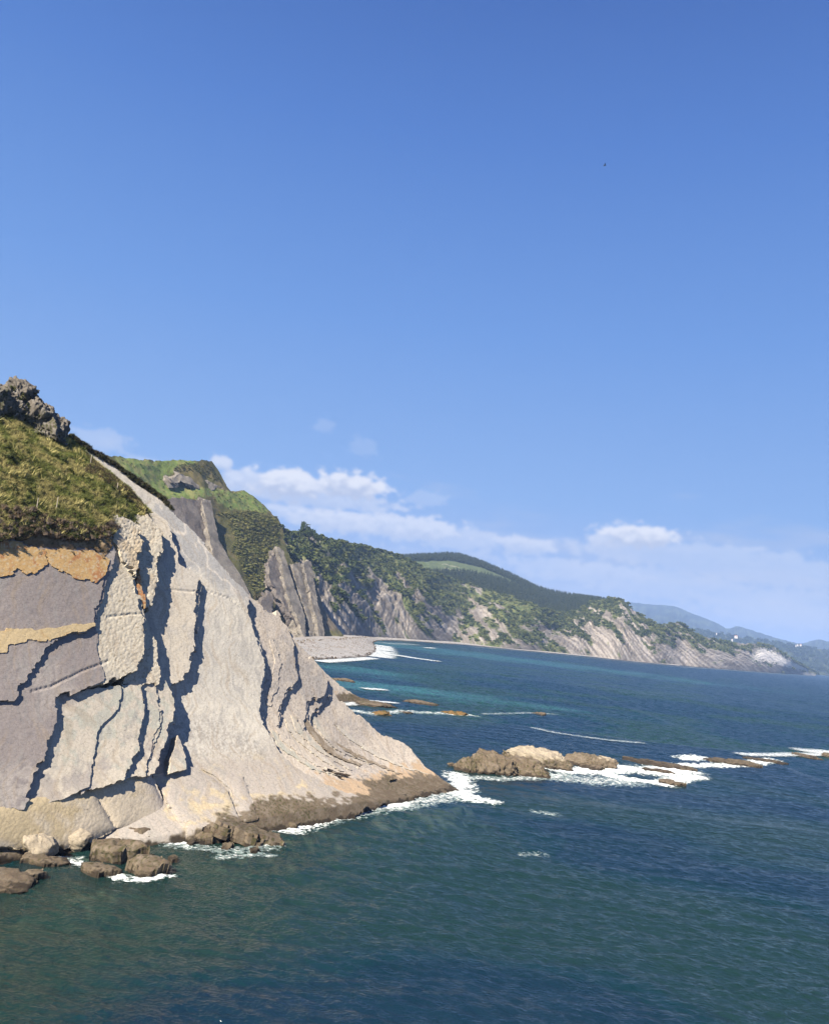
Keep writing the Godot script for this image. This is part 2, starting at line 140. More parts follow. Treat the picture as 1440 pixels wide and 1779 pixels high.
var coast_line := [
	[-100.9,1,-661.4, -152.4,110,-835.3],
	[-73.7,1,-704.9, -133.7,103.8,-888.7],
	[-62.1,1,-767.9, -123.3,110.2,-962.6],
	[-48.1,1,-843.5, -97.8,115.5,-1055.3],
	[-30.1,1,-1003.9, -62.8,127.3,-1252.8],
	[-2.9,1,-1088.6, -19.6,128.6,-1348.4],
	[28.6,1,-1150.5, 25.5,116.5,-1400.6],
	[87.6,1,-1328.2, 103.1,109.9,-1587.7],
	[123.3,1,-1316.5, 181.4,95.8,-1581.9],
	[168.4,1,-1314.3, 255.6,78,-1554.1],
	[253.6,1,-1438.2, 314,77.2,-1660.9],
	[315.4,1,-1495.8, 360.5,88,-1721.3],
	[354.9,1,-1532.6, 404.9,113.4,-1767.4],
	[393.2,1,-1517.1, 450.2,122,-1750.3],
	[435.2,1,-1555, 501.1,95.5,-1775.4],
	[494.6,1,-1608.6, 564.9,79.5,-1817.2],
	[585.6,1,-1747.9, 649,93.8,-1958.7],
	[658.6,1,-1815.9, 734.8,71.5,-2032.9],
	[801,1,-2017, 919.7,70.5,-2249.5],
	[951.8,1,-2241.1, 1093.4,79.2,-2485],
	[1140.4,1,-2521.3, 1262.6,51.7,-2707.3],
	[1342.3,1,-2837.9, 1434.5,29.6,-2971.1],
	[1574.6,1,-3162.9, 1602.8,7.4,-3215.8]]
var plantation_line := [
	[-152.5,102.2,-1492.2, -146.1,164.4,-1894.4],
	[-70.7,112.3,-1498.3, -69.3,164,-1998.8],
	[-18,108.2,-1499.9, -28.7,172.6,-2049.8],
	[36,106.6,-1549.6, 42.5,189.1,-2099.6],
	[93.9,99.2,-1597.2, 117.4,203.1,-2146.8],
	[154.8,91.2,-1642.7, 185.8,191.4,-2142],
	[218.7,82.5,-1685.9, 262,168.6,-2134],
	[285.6,67.3,-1726.5, 344.8,140.9,-2122.2],
	[343.3,68.2,-1716, 421.1,129.1,-2057.3],
	[411.4,70.2,-1752.4, 459.2,125.1,-1997.9],
	[464.1,70.2,-1790.8, 501.7,117.5,-1987.7],
	[506.5,68.7,-1831.2, 552.3,86.4,-2026.1]]
var back_hill_line := [
	[1209.6,0,-4033.6, 1606.2,203.9,-5677.1],
	[1349.7,0,-4035.1, 1794.5,189.3,-5410.2],
	[1489.8,0,-4036.5, 1892.7,178.1,-5164.1],
	[1630,0,-4038, 1996.6,161.3,-5017.3],
	[1770.3,0,-4039.4, 2135.8,158.4,-4959.7],
	[1910.8,0,-4040.9, 2315.3,151.4,-4988.9],
	[2051.3,0,-4042.3, 2513.8,146.8,-5004.1],
	[2248.2,0,-4044.4, 2785.2,151.4,-5087.5],
	[2529.8,0,-4047.3, 3072.9,135.5,-5036.6]]
var mountain_line := [
	[1417.4,8.8,-6343.6, 1926.7,417.9,-8791.4],
	[1583.2,8.9,-6304.2, 2154.5,462,-8738.3],
	[1705.4,9,-6272.3, 2323.3,487.1,-8695],
	[1865.4,9.1,-6226.6, 2546.9,488.3,-8632.1],
	[2021.8,9.3,-6177.6, 2765.1,495,-8564.7],
	[2136.6,9.4,-6138.8, 2929.1,442.8,-8510],
	[2286.2,9.5,-6084.7, 3142.2,379.9,-8433.7],
	[2370.4,9.6,-6052.4, 3263,324.9,-8387.7],
	[2431.8,9.7,-6028, 3346.6,358.1,-8354.6],
	[2503.1,9.8,-5998.7, 3447,341.6,-8313.7],
	[2642.4,9.9,-5938.6, 3643.9,292,-8229.3],
	[2744.2,10.1,-5892.3, 3787,265.3,-8164.5],
	[2810.7,10.1,-5860.9, 3880.1,255,-8120.7],
	[2876.1,10.2,-5829.1, 3969.4,294.5,-8077.4],
	[2924.5,10.3,-5804.9, 4036,314.2,-8044.3],
	[2972.3,10.4,-5780.6, 4103.1,300.8,-8010.3],
	[3096.7,10.5,-5714.9, 4276.3,307.2,-7919.2],
	[3275.4,10.8,-5614.4, 4526.4,276.4,-7778.9]]
var beach_line := [
	[-48.6,-0.1,-380.5, -73.2,4.5,-426.6],
	[-41.1,-0.1,-420.2, -65.2,4.5,-496.8],
	[-28.2,-0.1,-464.6, -61.8,4.5,-556.2],
	[-17.4,-0.1,-513.9, -56.3,4.5,-618.9],
	[-14.7,-0.1,-563.5, -49.8,4.5,-673.2],
	[-15.1,-0.1,-647.1, -45.9,4.5,-717.3],
	[-20.3,-0.1,-742.1, -39.3,4.5,-779.2],
	[-24.2,-0.1,-828.6, -35.3,2,-957],
	[-17.9,-0.1,-927, -24.5,1,-1054.1],
	[4.7,-0.1,-1019.9, 4.7,1,-1129.6],
	[69.2,-0.1,-1163.9, 76.5,1,-1294.8],
	[116.3,-0.1,-1239.5, 127.9,1,-1367.1],
	[164.2,-0.1,-1280.1, 178.2,1,-1391.3],
	[241.2,-0.1,-1366.2, 264.2,1,-1498.7],
	[341.9,-0.1,-1475.8, 370.7,1,-1601.6],
	[427.3,-0.1,-1526.3, 455,1,-1626],
	[557.9,-0.1,-1664.5, 585.6,1,-1747.9]]
var rock_list := [
	["shore_boulder","white slab boulder leaning against the cracked ledge",Vector3(-29.92,1.16,-78.94),3.41,1,2.43,20.5,-28,3,"bone",0.5,9.0],
	["shore_boulder","small rounded white boulder behind the brown ones",Vector3(-27.78,1.37,-82.44),2.38,0.61,1.98,18.4,0,4,"bone",0.55,9.0],
	["shore_boulder","big brown boulder with a pale patch on its left end",Vector3(-23.64,0,-81.44),5,1.87,2.75,16.2,0,5,"brown",0.5,2.2],
	["shore_boulder","brown boulder furthest out, foam round its foot",Vector3(-19.87,0,-78.16),3.73,1.66,2.24,14.2,0,6,"brown",0.55,9.0],
	["shore_boulder","low flat brown boulder awash beside the big one",Vector3(-23.71,0,-77),3.49,0.73,1.92,17.1,0,7,"brown",0.5,9.0],
	["shore_boulder","sloping brown slab behind the big boulder",Vector3(-23.27,0,-88.49),5.23,1.28,2.62,14.7,10,8,"brown",0.45,9.0],
	["shore_boulder","dark round boulder tucked under the middle ledge",Vector3(-22.24,0,-91.59),3.3,1.13,2.64,13.6,0,9,"brown",0.6,9.0],
	["shore_boulder","left one of two small boulders beside the layered slab",Vector3(-19.4,0,-91.21),2.33,0.99,1.87,12,0,10,"brown",0.6,9.0],
	["shore_boulder","right one of two small boulders, touching the layered slab",Vector3(-17.33,0,-90.6),3.03,1.21,2.43,10.8,0,11,"brown",0.6,9.0],
	["beach_stone","small stone between the two white boulders",Vector3(-28.64,0,-82.69),1.51,0.69,1.21,19.1,0,80,"brown",0.5,9.0],
	["beach_stone","small stone perched behind the big brown boulder",Vector3(-27.11,0,-88.63),1.33,0.61,1.06,17,0,81,"brown",0.5,9.0],
	["beach_stone","stone wedged under the pinkish ledge",Vector3(-21.42,0,-92.69),1.36,0.63,1.09,13,0,82,"brown",0.5,9.0],
	["beach_stone","stone at the left end of the layered slab",Vector3(-18.57,0,-88.53),1.17,0.54,0.94,11.8,0,83,"brown",0.5,9.0],
	["beach_stone","flat stone before the layered slab",Vector3(-14.79,0,-88.24),1.54,0.71,1.23,9.5,0,84,"brown",0.5,9.0],
	["beach_stone","stone at the right end of the layered slab",Vector3(-12.04,0,-88.29),1.28,0.59,1.02,7.8,0,85,"brown",0.5,9.0],
	["beach_stone","stone awash right of the flat rock at the left edge",Vector3(-28.03,0,-73.6),1.71,0.77,1.37,20.8,0,86,"brown",0.5,9.0],
	["beach_stone","lone stone right of the outermost boulder",Vector3(-18.85,0,-82.66),1.22,0.56,0.98,12.8,0,87,"brown",0.5,9.0],
	["shore_boulder","small brown rock alone in the white foam",Vector3(-9.9,0,-100.12),2.72,0.95,2.18,5.6,0,13,"brown",0.5,9.0],
	["shore_boulder","flat brown rock awash at the left edge",Vector3(-29.36,0,-71.14),4.23,0.83,3.38,22.4,0,14,"brown",0.5,9.0],
	["shore_boulder","low brown rock awash before the white leaning boulder",Vector3(-28.81,0,-77.61),4.65,0.71,2.33,20.4,0,15,"brown",0.5,9.0],
	["shore_boulder","small ochre block below the pinkish ledge",Vector3(-22.16,0,-96.59),3.11,1.49,1.86,12.9,0,16,"brown",0.5,9.0],
	["islet_rock","small brown knob at the left end of the islet",Vector3(14.49,0,-152.13),4.06,2.45,3.25,-5.5,0,21,"brown",0.55,3.6],
	["islet_rock","highest brown islet rock with pale crown",Vector3(18.99,0,-153.64),8.42,3.95,5.89,-7.1,0,22,"brown",0.6,4.6],
	["islet_rock","blocky brown islet rock with flat top",Vector3(25.37,0,-156.36),11.81,2.54,5.91,-9.2,0,23,"brown",0.42,9.0],
	["islet_rock","pale ragged ridge of the islet",Vector3(30.28,0,-167.07),12.78,3.3,5.11,-10.3,0,24,"brown",0.5,1.7],
	["islet_rock","separate pale topped rock right of the islet",Vector3(41.97,0,-175.64),9.05,2.82,5.43,-13.5,0,25,"brown",0.5,2.3],
	["reef_rock","low dark rock awash before the pale topped one",Vector3(41.4,0,-172.12),5.44,0.59,2.45,-13.5,0,31,"brown",0.4,9.0],
	["reef_rock","long flat reef rock right of the islet",Vector3(59.81,0,-189.53),14.9,0.74,6.71,-17.5,0,32,"brown",0.4,9.0],
	["reef_rock","dark reef rock in the middle of the foam",Vector3(57.16,0,-178.86),7.07,0.81,3.18,-17.7,0,33,"brown",0.4,9.0],
	["reef_rock","slanting reef rock nearest the camera",Vector3(54.74,0,-163.47),5.3,0.94,2.39,-18.5,0,34,"brown",0.4,9.0],
	["reef_rock","long reef rock with water spilling over it",Vector3(83.34,0,-208.1),14.93,1.04,6.72,-21.8,0,35,"brown",0.4,9.0],
	["reef_rock","thin reef rock beyond the spill",Vector3(97.71,0,-220.58),10.39,0.71,4.67,-23.9,0,36,"brown",0.4,9.0],
	["reef_rock","far reef rock near the right edge",Vector3(118.99,0,-242.43),9.75,1.02,4.39,-26.1,0,37,"brown",0.4,9.0],
	["reef_rock","reef rock cut by the right edge",Vector3(130.12,0,-249.24),6.25,1.11,2.81,-27.6,0,38,"brown",0.4,9.0],
	["bay_rock","orange brown rock nearest the toe slab",Vector3(-2.55,0,-222.41),7.12,1.46,3.56,0.6,0,51,"rust",0.45,9.0],
	["bay_rock","orange brown rock further out in the bay",Vector3(18.51,0,-245.6),8.9,1.4,4.45,-4.3,0,52,"rust",0.45,9.0],
	["bay_rock","smallest rock awash in the bay",Vector3(48.47,0,-275.28),5.83,0.85,2.91,-10,0,53,"brown",0.45,9.0],
	["bay_rock","long flat rock running out from the further fin",Vector3(-5.57,0,-243.58),20.21,1.28,10.11,1.3,0,54,"brown",0.45,9.0],
	["bay_rock","dark flat rock in the turquoise shallows",Vector3(-21.53,0,-315.24),12.26,1.42,6.13,3.9,0,55,"brown",0.45,9.0],
	["bay_rock","thin rock strip awash beyond the fin",Vector3(8.88,0,-265),11.04,0.94,5.52,-1.9,0,56,"brown",0.45,9.0],
	["bay_rock","tiny dark rock between toe slab and islet",Vector3(12.26,0,-155.42),2.3,0.6,1.15,-4.5,0,57,"brown",0.45,9.0],
	["bay_rock","thin rock awash between the orange rocks",Vector3(4.34,0,-233.12),5.19,0.5,2.6,-1.1,0,58,"brown",0.45,9.0]]
var layered_at := Vector3(-13.71,0,-91.79)
var foam_strokes := [
	[1.6,0.5,[-20.21,-87.57,-17.5,-87.26,-13.29,-88.01,-10.86,-91.23]],
	[3.4,0.85,[-15.51,-103.19,-12.6,-106.82,-9.22,-108.57,-5.93,-112.94,-2.26,-115.59,1.59,-118.73]],
	[3.2,0.72,[-14.18,-99.59,-10.08,-98.88,-7.66,-104.2,-4.21,-109.89]],
	[3.2,0.62,[-6.8,-106.1,-1.4,-113.64,3.19,-118.51,9.19,-126.73,11.24,-132.06]],
	[1.8,0.9,[-3.16,-117.97,-0.43,-119.47,2.37,-122.53]],
	[2.8,0.8,[10.86,-133.15,12.07,-131.25,13.11,-127.71,15.68,-127.53]],
	[3,0.7,[12.2,-147.11,12.75,-140.78,12.74,-134.25]],
	[2.2,0.62,[12.97,-143.92,19.19,-147.29,27.05,-152.74,33.84,-161]],
	[4.6,0.9,[32.24,-167.33,34.15,-165.44,38.41,-167,45.58,-172.98]],
	[6.4,0.92,[44.3,-177.48,50.32,-177.44,55.33,-178.07,63.67,-184.91]],
	[3.6,0.85,[43.71,-165.53,48.92,-164.08,53.1,-163.22,60.51,-173.67,64.57,-177.48]],
	[5.5,0.6,[30.78,-156.18,37.3,-156.91,44.57,-160.27]],
	[3.6,0.72,[66.15,-192.35,74.89,-198.29,87.05,-208.19,101.79,-225.38]],
	[4,0.8,[72.13,-206.04,77.68,-211.74]],
	[3.5,0.72,[95.24,-228.15,106.14,-235.14,116.67,-243.85,131.58,-254.77]],
	[6,0.78,[126.76,-257.74,136.35,-262.68,141.32,-261.9]],
	[2.2,0.62,[39.66,-231.11,43.54,-226.39,49.37,-224.74,58.29,-223.61,66.66,-226.21]],
	[1,0.8,[-27.62,-78.53,-26.38,-78.68,-25.41,-78.19]],
	[0.8,0.75,[-22.25,-76.55,-20.07,-76.08,-17.9,-78.23]],
	[1.8,0.75,[-21.54,-89.18,-19.47,-89.22]],
	[0.6,0.6,[-28.9,-79.09,-26.88,-80.67]],
	[0.9,0.55,[-14.95,-84.88,-13,-86.49,-10.35,-88.01]],
	[3,0.8,[-12.57,-233.54,-6.92,-251.76,-0.07,-254.75]],
	[3,0.66,[-12.01,-225.24,-5.69,-221,3.38,-236.31,9.96,-240.44,23.7,-247.54]],
	[4,0.8,[-8.55,-292.65,-4.62,-295.82]],
	[1.2,0.4,[17.24,-100.09,19.4,-101]],
	[1.5,0.38,[22.48,-124.32,24.89,-123.76]],
	[2,0.5,[27.63,-253.13,44.73,-274.26,53.25,-279.87]],
	[6,1.05,[-36.48,-417.56,-27.49,-454.3,-15.43,-509.02]],
	[14,1.0,[-12.84,-539.81,-11.64,-631.77,-16.55,-753.35]],
	[8,1.06,[-8.98,-586.85,-0.12,-592.61,11.92,-579.48,23.75,-575.66]],
	[14,0.5,[-14.12,-837.24,-1.58,-868.9,17.26,-924.43]],
	[6,0.9,[27.78,-848.17,35.88,-876.72]],
	[6,0.55,[100.22,-1150.74,177.48,-1248.44,286.72,-1358.4,401.1,-1432.15]],
	[7,0.6,[401.1,-1432.15,510.19,-1521.77,729.49,-1868.92]],
	[9,0.62,[729.49,-1868.92,1040.53,-2300.1,1441.79,-2911.94]]]
var shoals := [3.5,-309.8,65.2,24.7,-9.3,-312,31.9,22.1,-17.5,-384,34,25.1,38.2,-818,346.3,101.1]
var cloud_list := [-8.73,8.24,2.98,1.03,1,-4.61,8.8,2.46,0.95,1,-7.06,7.67,5.96,0.72,0.55,-11.27,8.15,2.38,0.72,0.7,-13.54,9.05,0.79,0.56,0.75,-4.68,6.27,4.37,0.79,0.8,-0.67,6.37,4.77,0.87,0.75,-7.08,6.36,3.58,0.64,0.6,3.38,6.04,3.58,0.79,0.45,-21.35,9.16,1.79,0.79,0.28,-6.93,12.58,0.75,0.44,0.13,-4.08,11.54,1.11,0.68,0.12,0.69,8.49,1.59,0.56,0.22,15.27,7.43,2.54,0.79,1,13.49,6.96,1.59,0.56,0.7,7.76,6.08,2.3,0.6,0.6,11.4,4.73,5.96,0.72,0.4,18.73,6.39,8.74,0.87,0.35,23.31,5.85,7.95,1.03,0.35,24.43,3.78,6.36,1.19,0.35,17.05,4.53,6.36,0.99,0.3,26.2,4.31,1.59,0.56,0.3,-18.1,8.03,2.38,0.56,0.3]
var post_spots := [8.35,33.93,10.74,34.55,17.98,43.77,14.66,47.27,15.5,47.17,20.78,40.04]
var tree_spots := [[Vector3(-125.26,103.85,-941.71),13],[Vector3(-121.61,105.66,-942.18),17],[Vector3(-116.79,103.64,-942.79),15],[Vector3(-112.13,102.93,-943.36),12],[Vector3(-107.38,101.56,-943.91),9],[Vector3(-102.8,101.49,-944.42),8]]
var house_spots := [[Vector3(1597.21,131.72,-3992.36),34],[Vector3(1562.97,114.94,-3952.17),16],[Vector3(1585.03,143.19,-4211.61),12],[Vector3(2143.32,141.88,-4517.32),16],[Vector3(2156.02,143.55,-4511.27),22],[Vector3(2135.83,137.79,-4520.87),12]]
var bird_at := Vector3(26.19,108.66,-137.53)
var perched_at := Vector3(33.3,6.83,-146.26)

# ---------------------------------------------------------------- helpers
var rng := RandomNumberGenerator.new()
var broad := FastNoiseLite.new()    # metres-scale undulation
var fine := FastNoiseLite.new()     # grain
var cells := FastNoiseLite.new()    # honeycomb cracks
var ridge := FastNoiseLite.new()
var tooth := FastNoiseLite.new()    # broken edges
var M := {}                         # materials

func noise(seed_: int, freq: float, octaves := 4, kind := FastNoiseLite.TYPE_SIMPLEX_SMOOTH) -> FastNoiseLite:
	var n := FastNoiseLite.new()
	n.seed = seed_
	n.frequency = freq
	n.noise_type = kind
	n.fractal_type = FastNoiseLite.FRACTAL_FBM if octaves > 1 else FastNoiseLite.FRACTAL_NONE
	n.fractal_octaves = octaves
	return n

func grey_texture(n: FastNoiseLite, size: int, low: float, high: float) -> ImageTexture:
	var im := n.get_seamless_image(size, size, false, false, 0.15)
	im.convert(Image.FORMAT_L8)
	var d := im.get_data()
	for i in d.size():
		d[i] = int(255.0 * lerpf(low, high, d[i] / 255.0))
	return ImageTexture.create_from_image(Image.create_from_data(size, size, false, Image.FORMAT_L8, d))

func rock_material(called: String, metres: float, relief: float, low := 0.72) -> StandardMaterial3D:
	var m := StandardMaterial3D.new()
	m.resource_name = called
	m.vertex_color_use_as_albedo = true
	m.roughness = 0.92
	m.metallic_specular = 0.25
	m.uv1_triplanar = true
	m.uv1_world_triplanar = true
	m.uv1_scale = Vector3.ONE / metres
	m.albedo_texture = grey_texture(noise(31 + int(metres), 0.03, 6), 512, low, 1.0)
	if called == "limestone":
		# darker hairline joints, too thin to model, over the grain
		var joint := noise(77, 0.011, 1, FastNoiseLite.TYPE_CELLULAR)
		joint.cellular_return_type = FastNoiseLite.RETURN_DISTANCE2_SUB
		joint.domain_warp_enabled = true
		joint.domain_warp_amplitude = 22
		joint.domain_warp_frequency = 0.02
		joint.domain_warp_fractal_octaves = 4
		var ji := joint.get_seamless_image(1024, 1024, false, false, 0.12)
		var gi := noise(78, 0.02, 7).get_seamless_image(1024, 1024, false, false, 0.12)
		var jd := ji.get_data()
		var gd := gi.get_data()
		for i in jd.size():
			var line := minf(1.0, 0.62 + jd[i] / 255.0 * 9.0)
			jd[i] = int(255.0 * lerpf(low, 1.0, gd[i] / 255.0) * line)
		m.albedo_texture = ImageTexture.create_from_image(Image.create_from_data(1024, 1024, false, Image.FORMAT_L8, jd))
	m.heightmap_enabled = true
	m.heightmap_texture = M.crack_height
	m.heightmap_scale = relief
	return m

func prepare() -> void:
	rng.seed = 7
	broad = noise(11, 0.09, 3)
	fine = noise(12, 1.1, 3)
	tooth = noise(15, 1.0, 1, FastNoiseLite.TYPE_CELLULAR)
	tooth.cellular_return_type = FastNoiseLite.RETURN_CELL_VALUE
	ridge = noise(13, 0.35, 3)
	ridge.fractal_type = FastNoiseLite.FRACTAL_RIDGED
	cells = noise(14, 1.35, 1, FastNoiseLite.TYPE_CELLULAR)
	cells.cellular_return_type = FastNoiseLite.RETURN_DISTANCE2_SUB
	cells.cellular_jitter = 0.9
	cells.domain_warp_enabled = true
	cells.domain_warp_amplitude = 0.5
	cells.domain_warp_frequency = 0.7
	var ch := noise(21, 0.03, 1, FastNoiseLite.TYPE_CELLULAR)
	ch.cellular_return_type = FastNoiseLite.RETURN_DISTANCE2_SUB
	ch.domain_warp_enabled = true
	ch.domain_warp_amplitude = 14
	ch.domain_warp_frequency = 0.03
	var a := ch.get_seamless_image(512, 512, false, false, 0.15)
	var b := noise(22, 0.1, 5).get_seamless_image(512, 512, false, false, 0.15)
	var da := a.get_data()
	var db := b.get_data()
	for i in da.size():
		da[i] = int(0.62 * minf(255.0, da[i] * 5.0) + 0.38 * db[i])
	M.crack_height = ImageTexture.create_from_image(Image.create_from_data(512, 512, false, Image.FORMAT_L8, da))
	M.rock = rock_material("limestone", 7.0, 1.3, 0.82)
	M.rock.uv1_scale = Vector3(1.0, 1.45, 1.0) / 7.0
	M.far_rock = rock_material("hillside", 60.0, 40.0, 0.7)
	M.mid_rock = rock_material("headland", 30.0, 30.0, 0.7)
	M.pebble = rock_material("pebbles", 12.0, 12.0, 0.75)
	M.leaf = StandardMaterial3D.new()
	M.leaf.resource_name = "leaves"
	M.leaf.vertex_color_use_as_albedo = true
	M.leaf.roughness = 0.8
	M.leaf.metallic_specular = 0.2
	M.leaf.backlight_enabled = true
	M.leaf.backlight = Color(0.35, 0.4, 0.2)
	M.leaf.cull_mode = BaseMaterial3D.CULL_DISABLED
	M.wood = StandardMaterial3D.new()
	M.wood.resource_name = "weathered wood"
	M.wood.albedo_color = Color(0.55, 0.52, 0.47)
	M.wood.roughness = 0.9
	M.foam = StandardMaterial3D.new()
	M.foam.resource_name = "foam"
	M.foam.albedo_color = Color(0.76, 0.79, 0.8)
	M.foam.roughness = 0.9
	M.foam_thin = M.foam.duplicate()
	M.foam_thin.resource_name = "thin foam"
	M.foam_thin.transparency = BaseMaterial3D.TRANSPARENCY_ALPHA
	M.foam_thin.albedo_color = Color(0.8, 0.82, 0.82, 0.5)
	M.foam_faint = M.foam_thin.duplicate()
	M.foam_faint.resource_name = "faint foam"
	M.foam_faint.albedo_color = Color(0.7, 0.78, 0.78, 0.2)

func pairs(flat: Array) -> PackedVector2Array:
	var p := PackedVector2Array()
	for i in range(0, flat.size(), 2):
		p.append(Vector2(flat[i], flat[i + 1]))
	return p

func tag(o: Node3D, label := "", category := "", group := "", kind := "") -> void:
	if label: o.set_meta("label", label)
	if category: o.set_meta("category", category)
	if group: o.set_meta("group", group)
	if kind: o.set_meta("kind", kind)

func put(called: String, mesh: Mesh, material: Material, parent: Node = self) -> MeshInstance3D:
	var o := MeshInstance3D.new()
	o.name = called
	o.mesh = mesh
	o.material_override = material
	parent.add_child(o, true)
	return o

func node(called: String, where := Vector3.ZERO) -> Node3D:
	var o := Node3D.new()
	o.name = called
	add_child(o, true)
	o.position = where
	return o

func numbered(base: String, count: Dictionary) -> String:
	var k: int = count.get(base, 0)
	count[base] = k + 1
	return base if k == 0 else "%s_%03d" % [base, k]

func bend(f: Dictionary, a: float, b: float) -> float:
	if f.flare == 0.0 and f.bulge == 0.0:
		return 0.0
	return f.flare * exp(-maxf(b, -2.0) / f.reach) / (1.0 + exp(-(a - 12.0) / 5.0)) + f.bulge * (0.5 * sin(a * 0.16 + 1.0) + 0.4 * sin(b * 0.21 + a * 0.05))

func on_bed(f: Dictionary, a: float, b: float, d: float) -> Vector3:
	return f.o + f.e1 * a + f.e2 * b + f.n * (d + bend(f, a, b))

# ---------------------------------------------------------------- colours (linear)
func stone(kind: String, p: Vector3, a: float, b: float) -> Color:
	var n1 := broad.get_noise_3dv(p)
	var n2 := fine.get_noise_3dv(p * 0.6)
	var n3 := fine.get_noise_3dv(p * 2.3)
	var c := Color(0.370, 0.333, 0.285)
	match kind:
		"mauve":
			c = Color(0.228, 0.204, 0.197).lerp(Color(0.297, 0.273, 0.254), smoothstep(-0.1, 0.45, n1 + 0.4 * n2))
			c = c.lerp(Color(0.201, 0.182, 0.180), smoothstep(0.15, 0.5, n2))
		"ochre":
			c = Color(0.4, 0.27, 0.125).lerp(Color(0.33, 0.165, 0.075), smoothstep(0.0, 0.35, n2 + 0.6 * n1))
			c = c.lerp(Color(0.43, 0.35, 0.23), smoothstep(0.1, 0.4, n3))
		"honey":
			c = Color(0.448, 0.412, 0.336).lerp(Color(0.437, 0.364, 0.258), smoothstep(0.1, 0.6, n1 + 0.5 * n2 + (b - 34.0) * 0.03))
			c = c.lerp(Color(0.269, 0.230, 0.168), smoothstep(0.28, 0.5, n3 + 0.3 * n2))
		"sand":
			c = Color(0.43, 0.345, 0.205).lerp(Color(0.4, 0.29, 0.15), smoothstep(0.0, 0.4, n2 + 0.5 * n1))
		"cream":
			c = Color(0.448, 0.409, 0.342).lerp(Color(0.398, 0.373, 0.330), smoothstep(-0.2, 0.4, n1 + 0.5 * n2))
		"panel":
			c = Color(0.412, 0.379, 0.319).lerp(Color(0.305, 0.279, 0.251), smoothstep(0.0, 0.45, n1 + 0.7 * n2))
			c = c.lerp(Color(0.356, 0.353, 0.305), smoothstep(0.15, 0.45, n2 - n1))
		"great":
			c = Color(0.448, 0.425, 0.373).lerp(Color(0.402, 0.385, 0.347), smoothstep(-0.2, 0.4, n1 + 0.5 * n2))
			var grey := smoothstep(0.0, 3.0, (b - 27.0) - (41.0 - a) * 0.35 + 2.5 * n1 + 1.5 * n2) * smoothstep(0.0, 2.0, a - 26.0 + 2.0 * n2 - (b - 38.0) * 0.4)
			c = c.lerp(Color(0.305, 0.305, 0.299), grey)
			var vein := 1.0 - smoothstep(0.0, 0.1, absf(broad.get_noise_2d(a * 2.2 + b * 0.9 + 40.0, b * 1.2 - a * 0.7)))
			c = c.lerp(Color(0.493, 0.460, 0.408), vein * grey * 0.95)
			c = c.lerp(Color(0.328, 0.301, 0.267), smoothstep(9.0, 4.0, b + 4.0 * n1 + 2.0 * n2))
			var lichen := smoothstep(-0.1, 0.3, n3 + 0.45 * n2) * smoothstep(7.0, 1.5, absf(b - 7.5 + (a - 34.0) * 0.25 + 3.0 * n1))
			c = c.lerp(Color(0.172, 0.149, 0.127), lichen * 0.5 * smoothstep(-0.25, 0.3, n1))
			c = c.lerp(Color(0.425, 0.362, 0.247), smoothstep(0.0, 0.6, n1 + n2) * smoothstep(8.0, 3.0, b))
		"umber":
			c = Color(0.2, 0.165, 0.125).lerp(Color(0.28, 0.24, 0.19), smoothstep(-0.1, 0.4, n2))
		"toe":
			c = Color(0.439, 0.393, 0.336).lerp(Color(0.356, 0.327, 0.298), smoothstep(-0.1, 0.4, n1 + 0.5 * n2))
			c = c.lerp(Color(0.249, 0.224, 0.199), smoothstep(0.18, 0.45, n3 + 0.35 * n1))
			c = c.lerp(Color(0.381, 0.273, 0.166), 0.8 * smoothstep(2.9, 1.9, p.y + 1.8 * n1 + 1.6 * n2))
		"ledge":
			c = Color(0.444, 0.392, 0.303).lerp(Color(0.392, 0.326, 0.215), smoothstep(-0.1, 0.5, n1 + 0.6 * n2 - (a - 10.0) * 0.015))
			c = c.lerp(Color(0.370, 0.333, 0.303), smoothstep(8.0, 14.0, a + 4.0 * n1))
		"tide":
			c = Color(0.096, 0.073, 0.046)
		"dark":
			c = Color(0.126, 0.115, 0.100).lerp(Color(0.259, 0.240, 0.215), smoothstep(0.05, 0.4, n2 + 0.4 * n1))
			c = c.lerp(Color(0.052, 0.056, 0.026), smoothstep(0.05, 0.35, n1 + 0.6 * n3))
		"soil":
			c = Color(0.178, 0.122, 0.074).lerp(Color(0.266, 0.200, 0.126), smoothstep(-0.1, 0.4, n2))
			c = c.lerp(Color(0.089, 0.074, 0.037), smoothstep(0.15, 0.4, n3 + n1 * 0.4))
		"slate":
			c = Color(0.13, 0.115, 0.105).lerp(Color(0.19, 0.17, 0.152), smoothstep(-0.1, 0.4, n2))
		"fin":
			c = Color(0.22, 0.2, 0.172).lerp(Color(0.145, 0.13, 0.112), smoothstep(0.0, 0.4, n2 + n1 * 0.5))
	if kind in ["great", "toe", "panel", "mauve", "cream", "honey"]:
		# rusty and grey run-off streaks down the dip
		var streak := fine.get_noise_2d(a * 0.9 + 3.0 * n1, b * 0.09)
		c = c.lerp(Color(0.27, 0.222, 0.165), 0.4 * smoothstep(0.12, 0.5, streak))
		c = c.lerp(Color(0.23, 0.225, 0.215), 0.4 * smoothstep(0.12, 0.5, -streak + 0.2 * n2))
	if kind in ["great", "toe", "ledge", "tide", "panel", "mauve", "umber"]:
		c = tidal(c, p, {"ledge": 0.75, "great": lerpf(0.7, 2.3, smoothstep(18.0, 34.0, a)), "toe": 2.1}.get(kind, 1.75), n1, n2, n3)
	return c

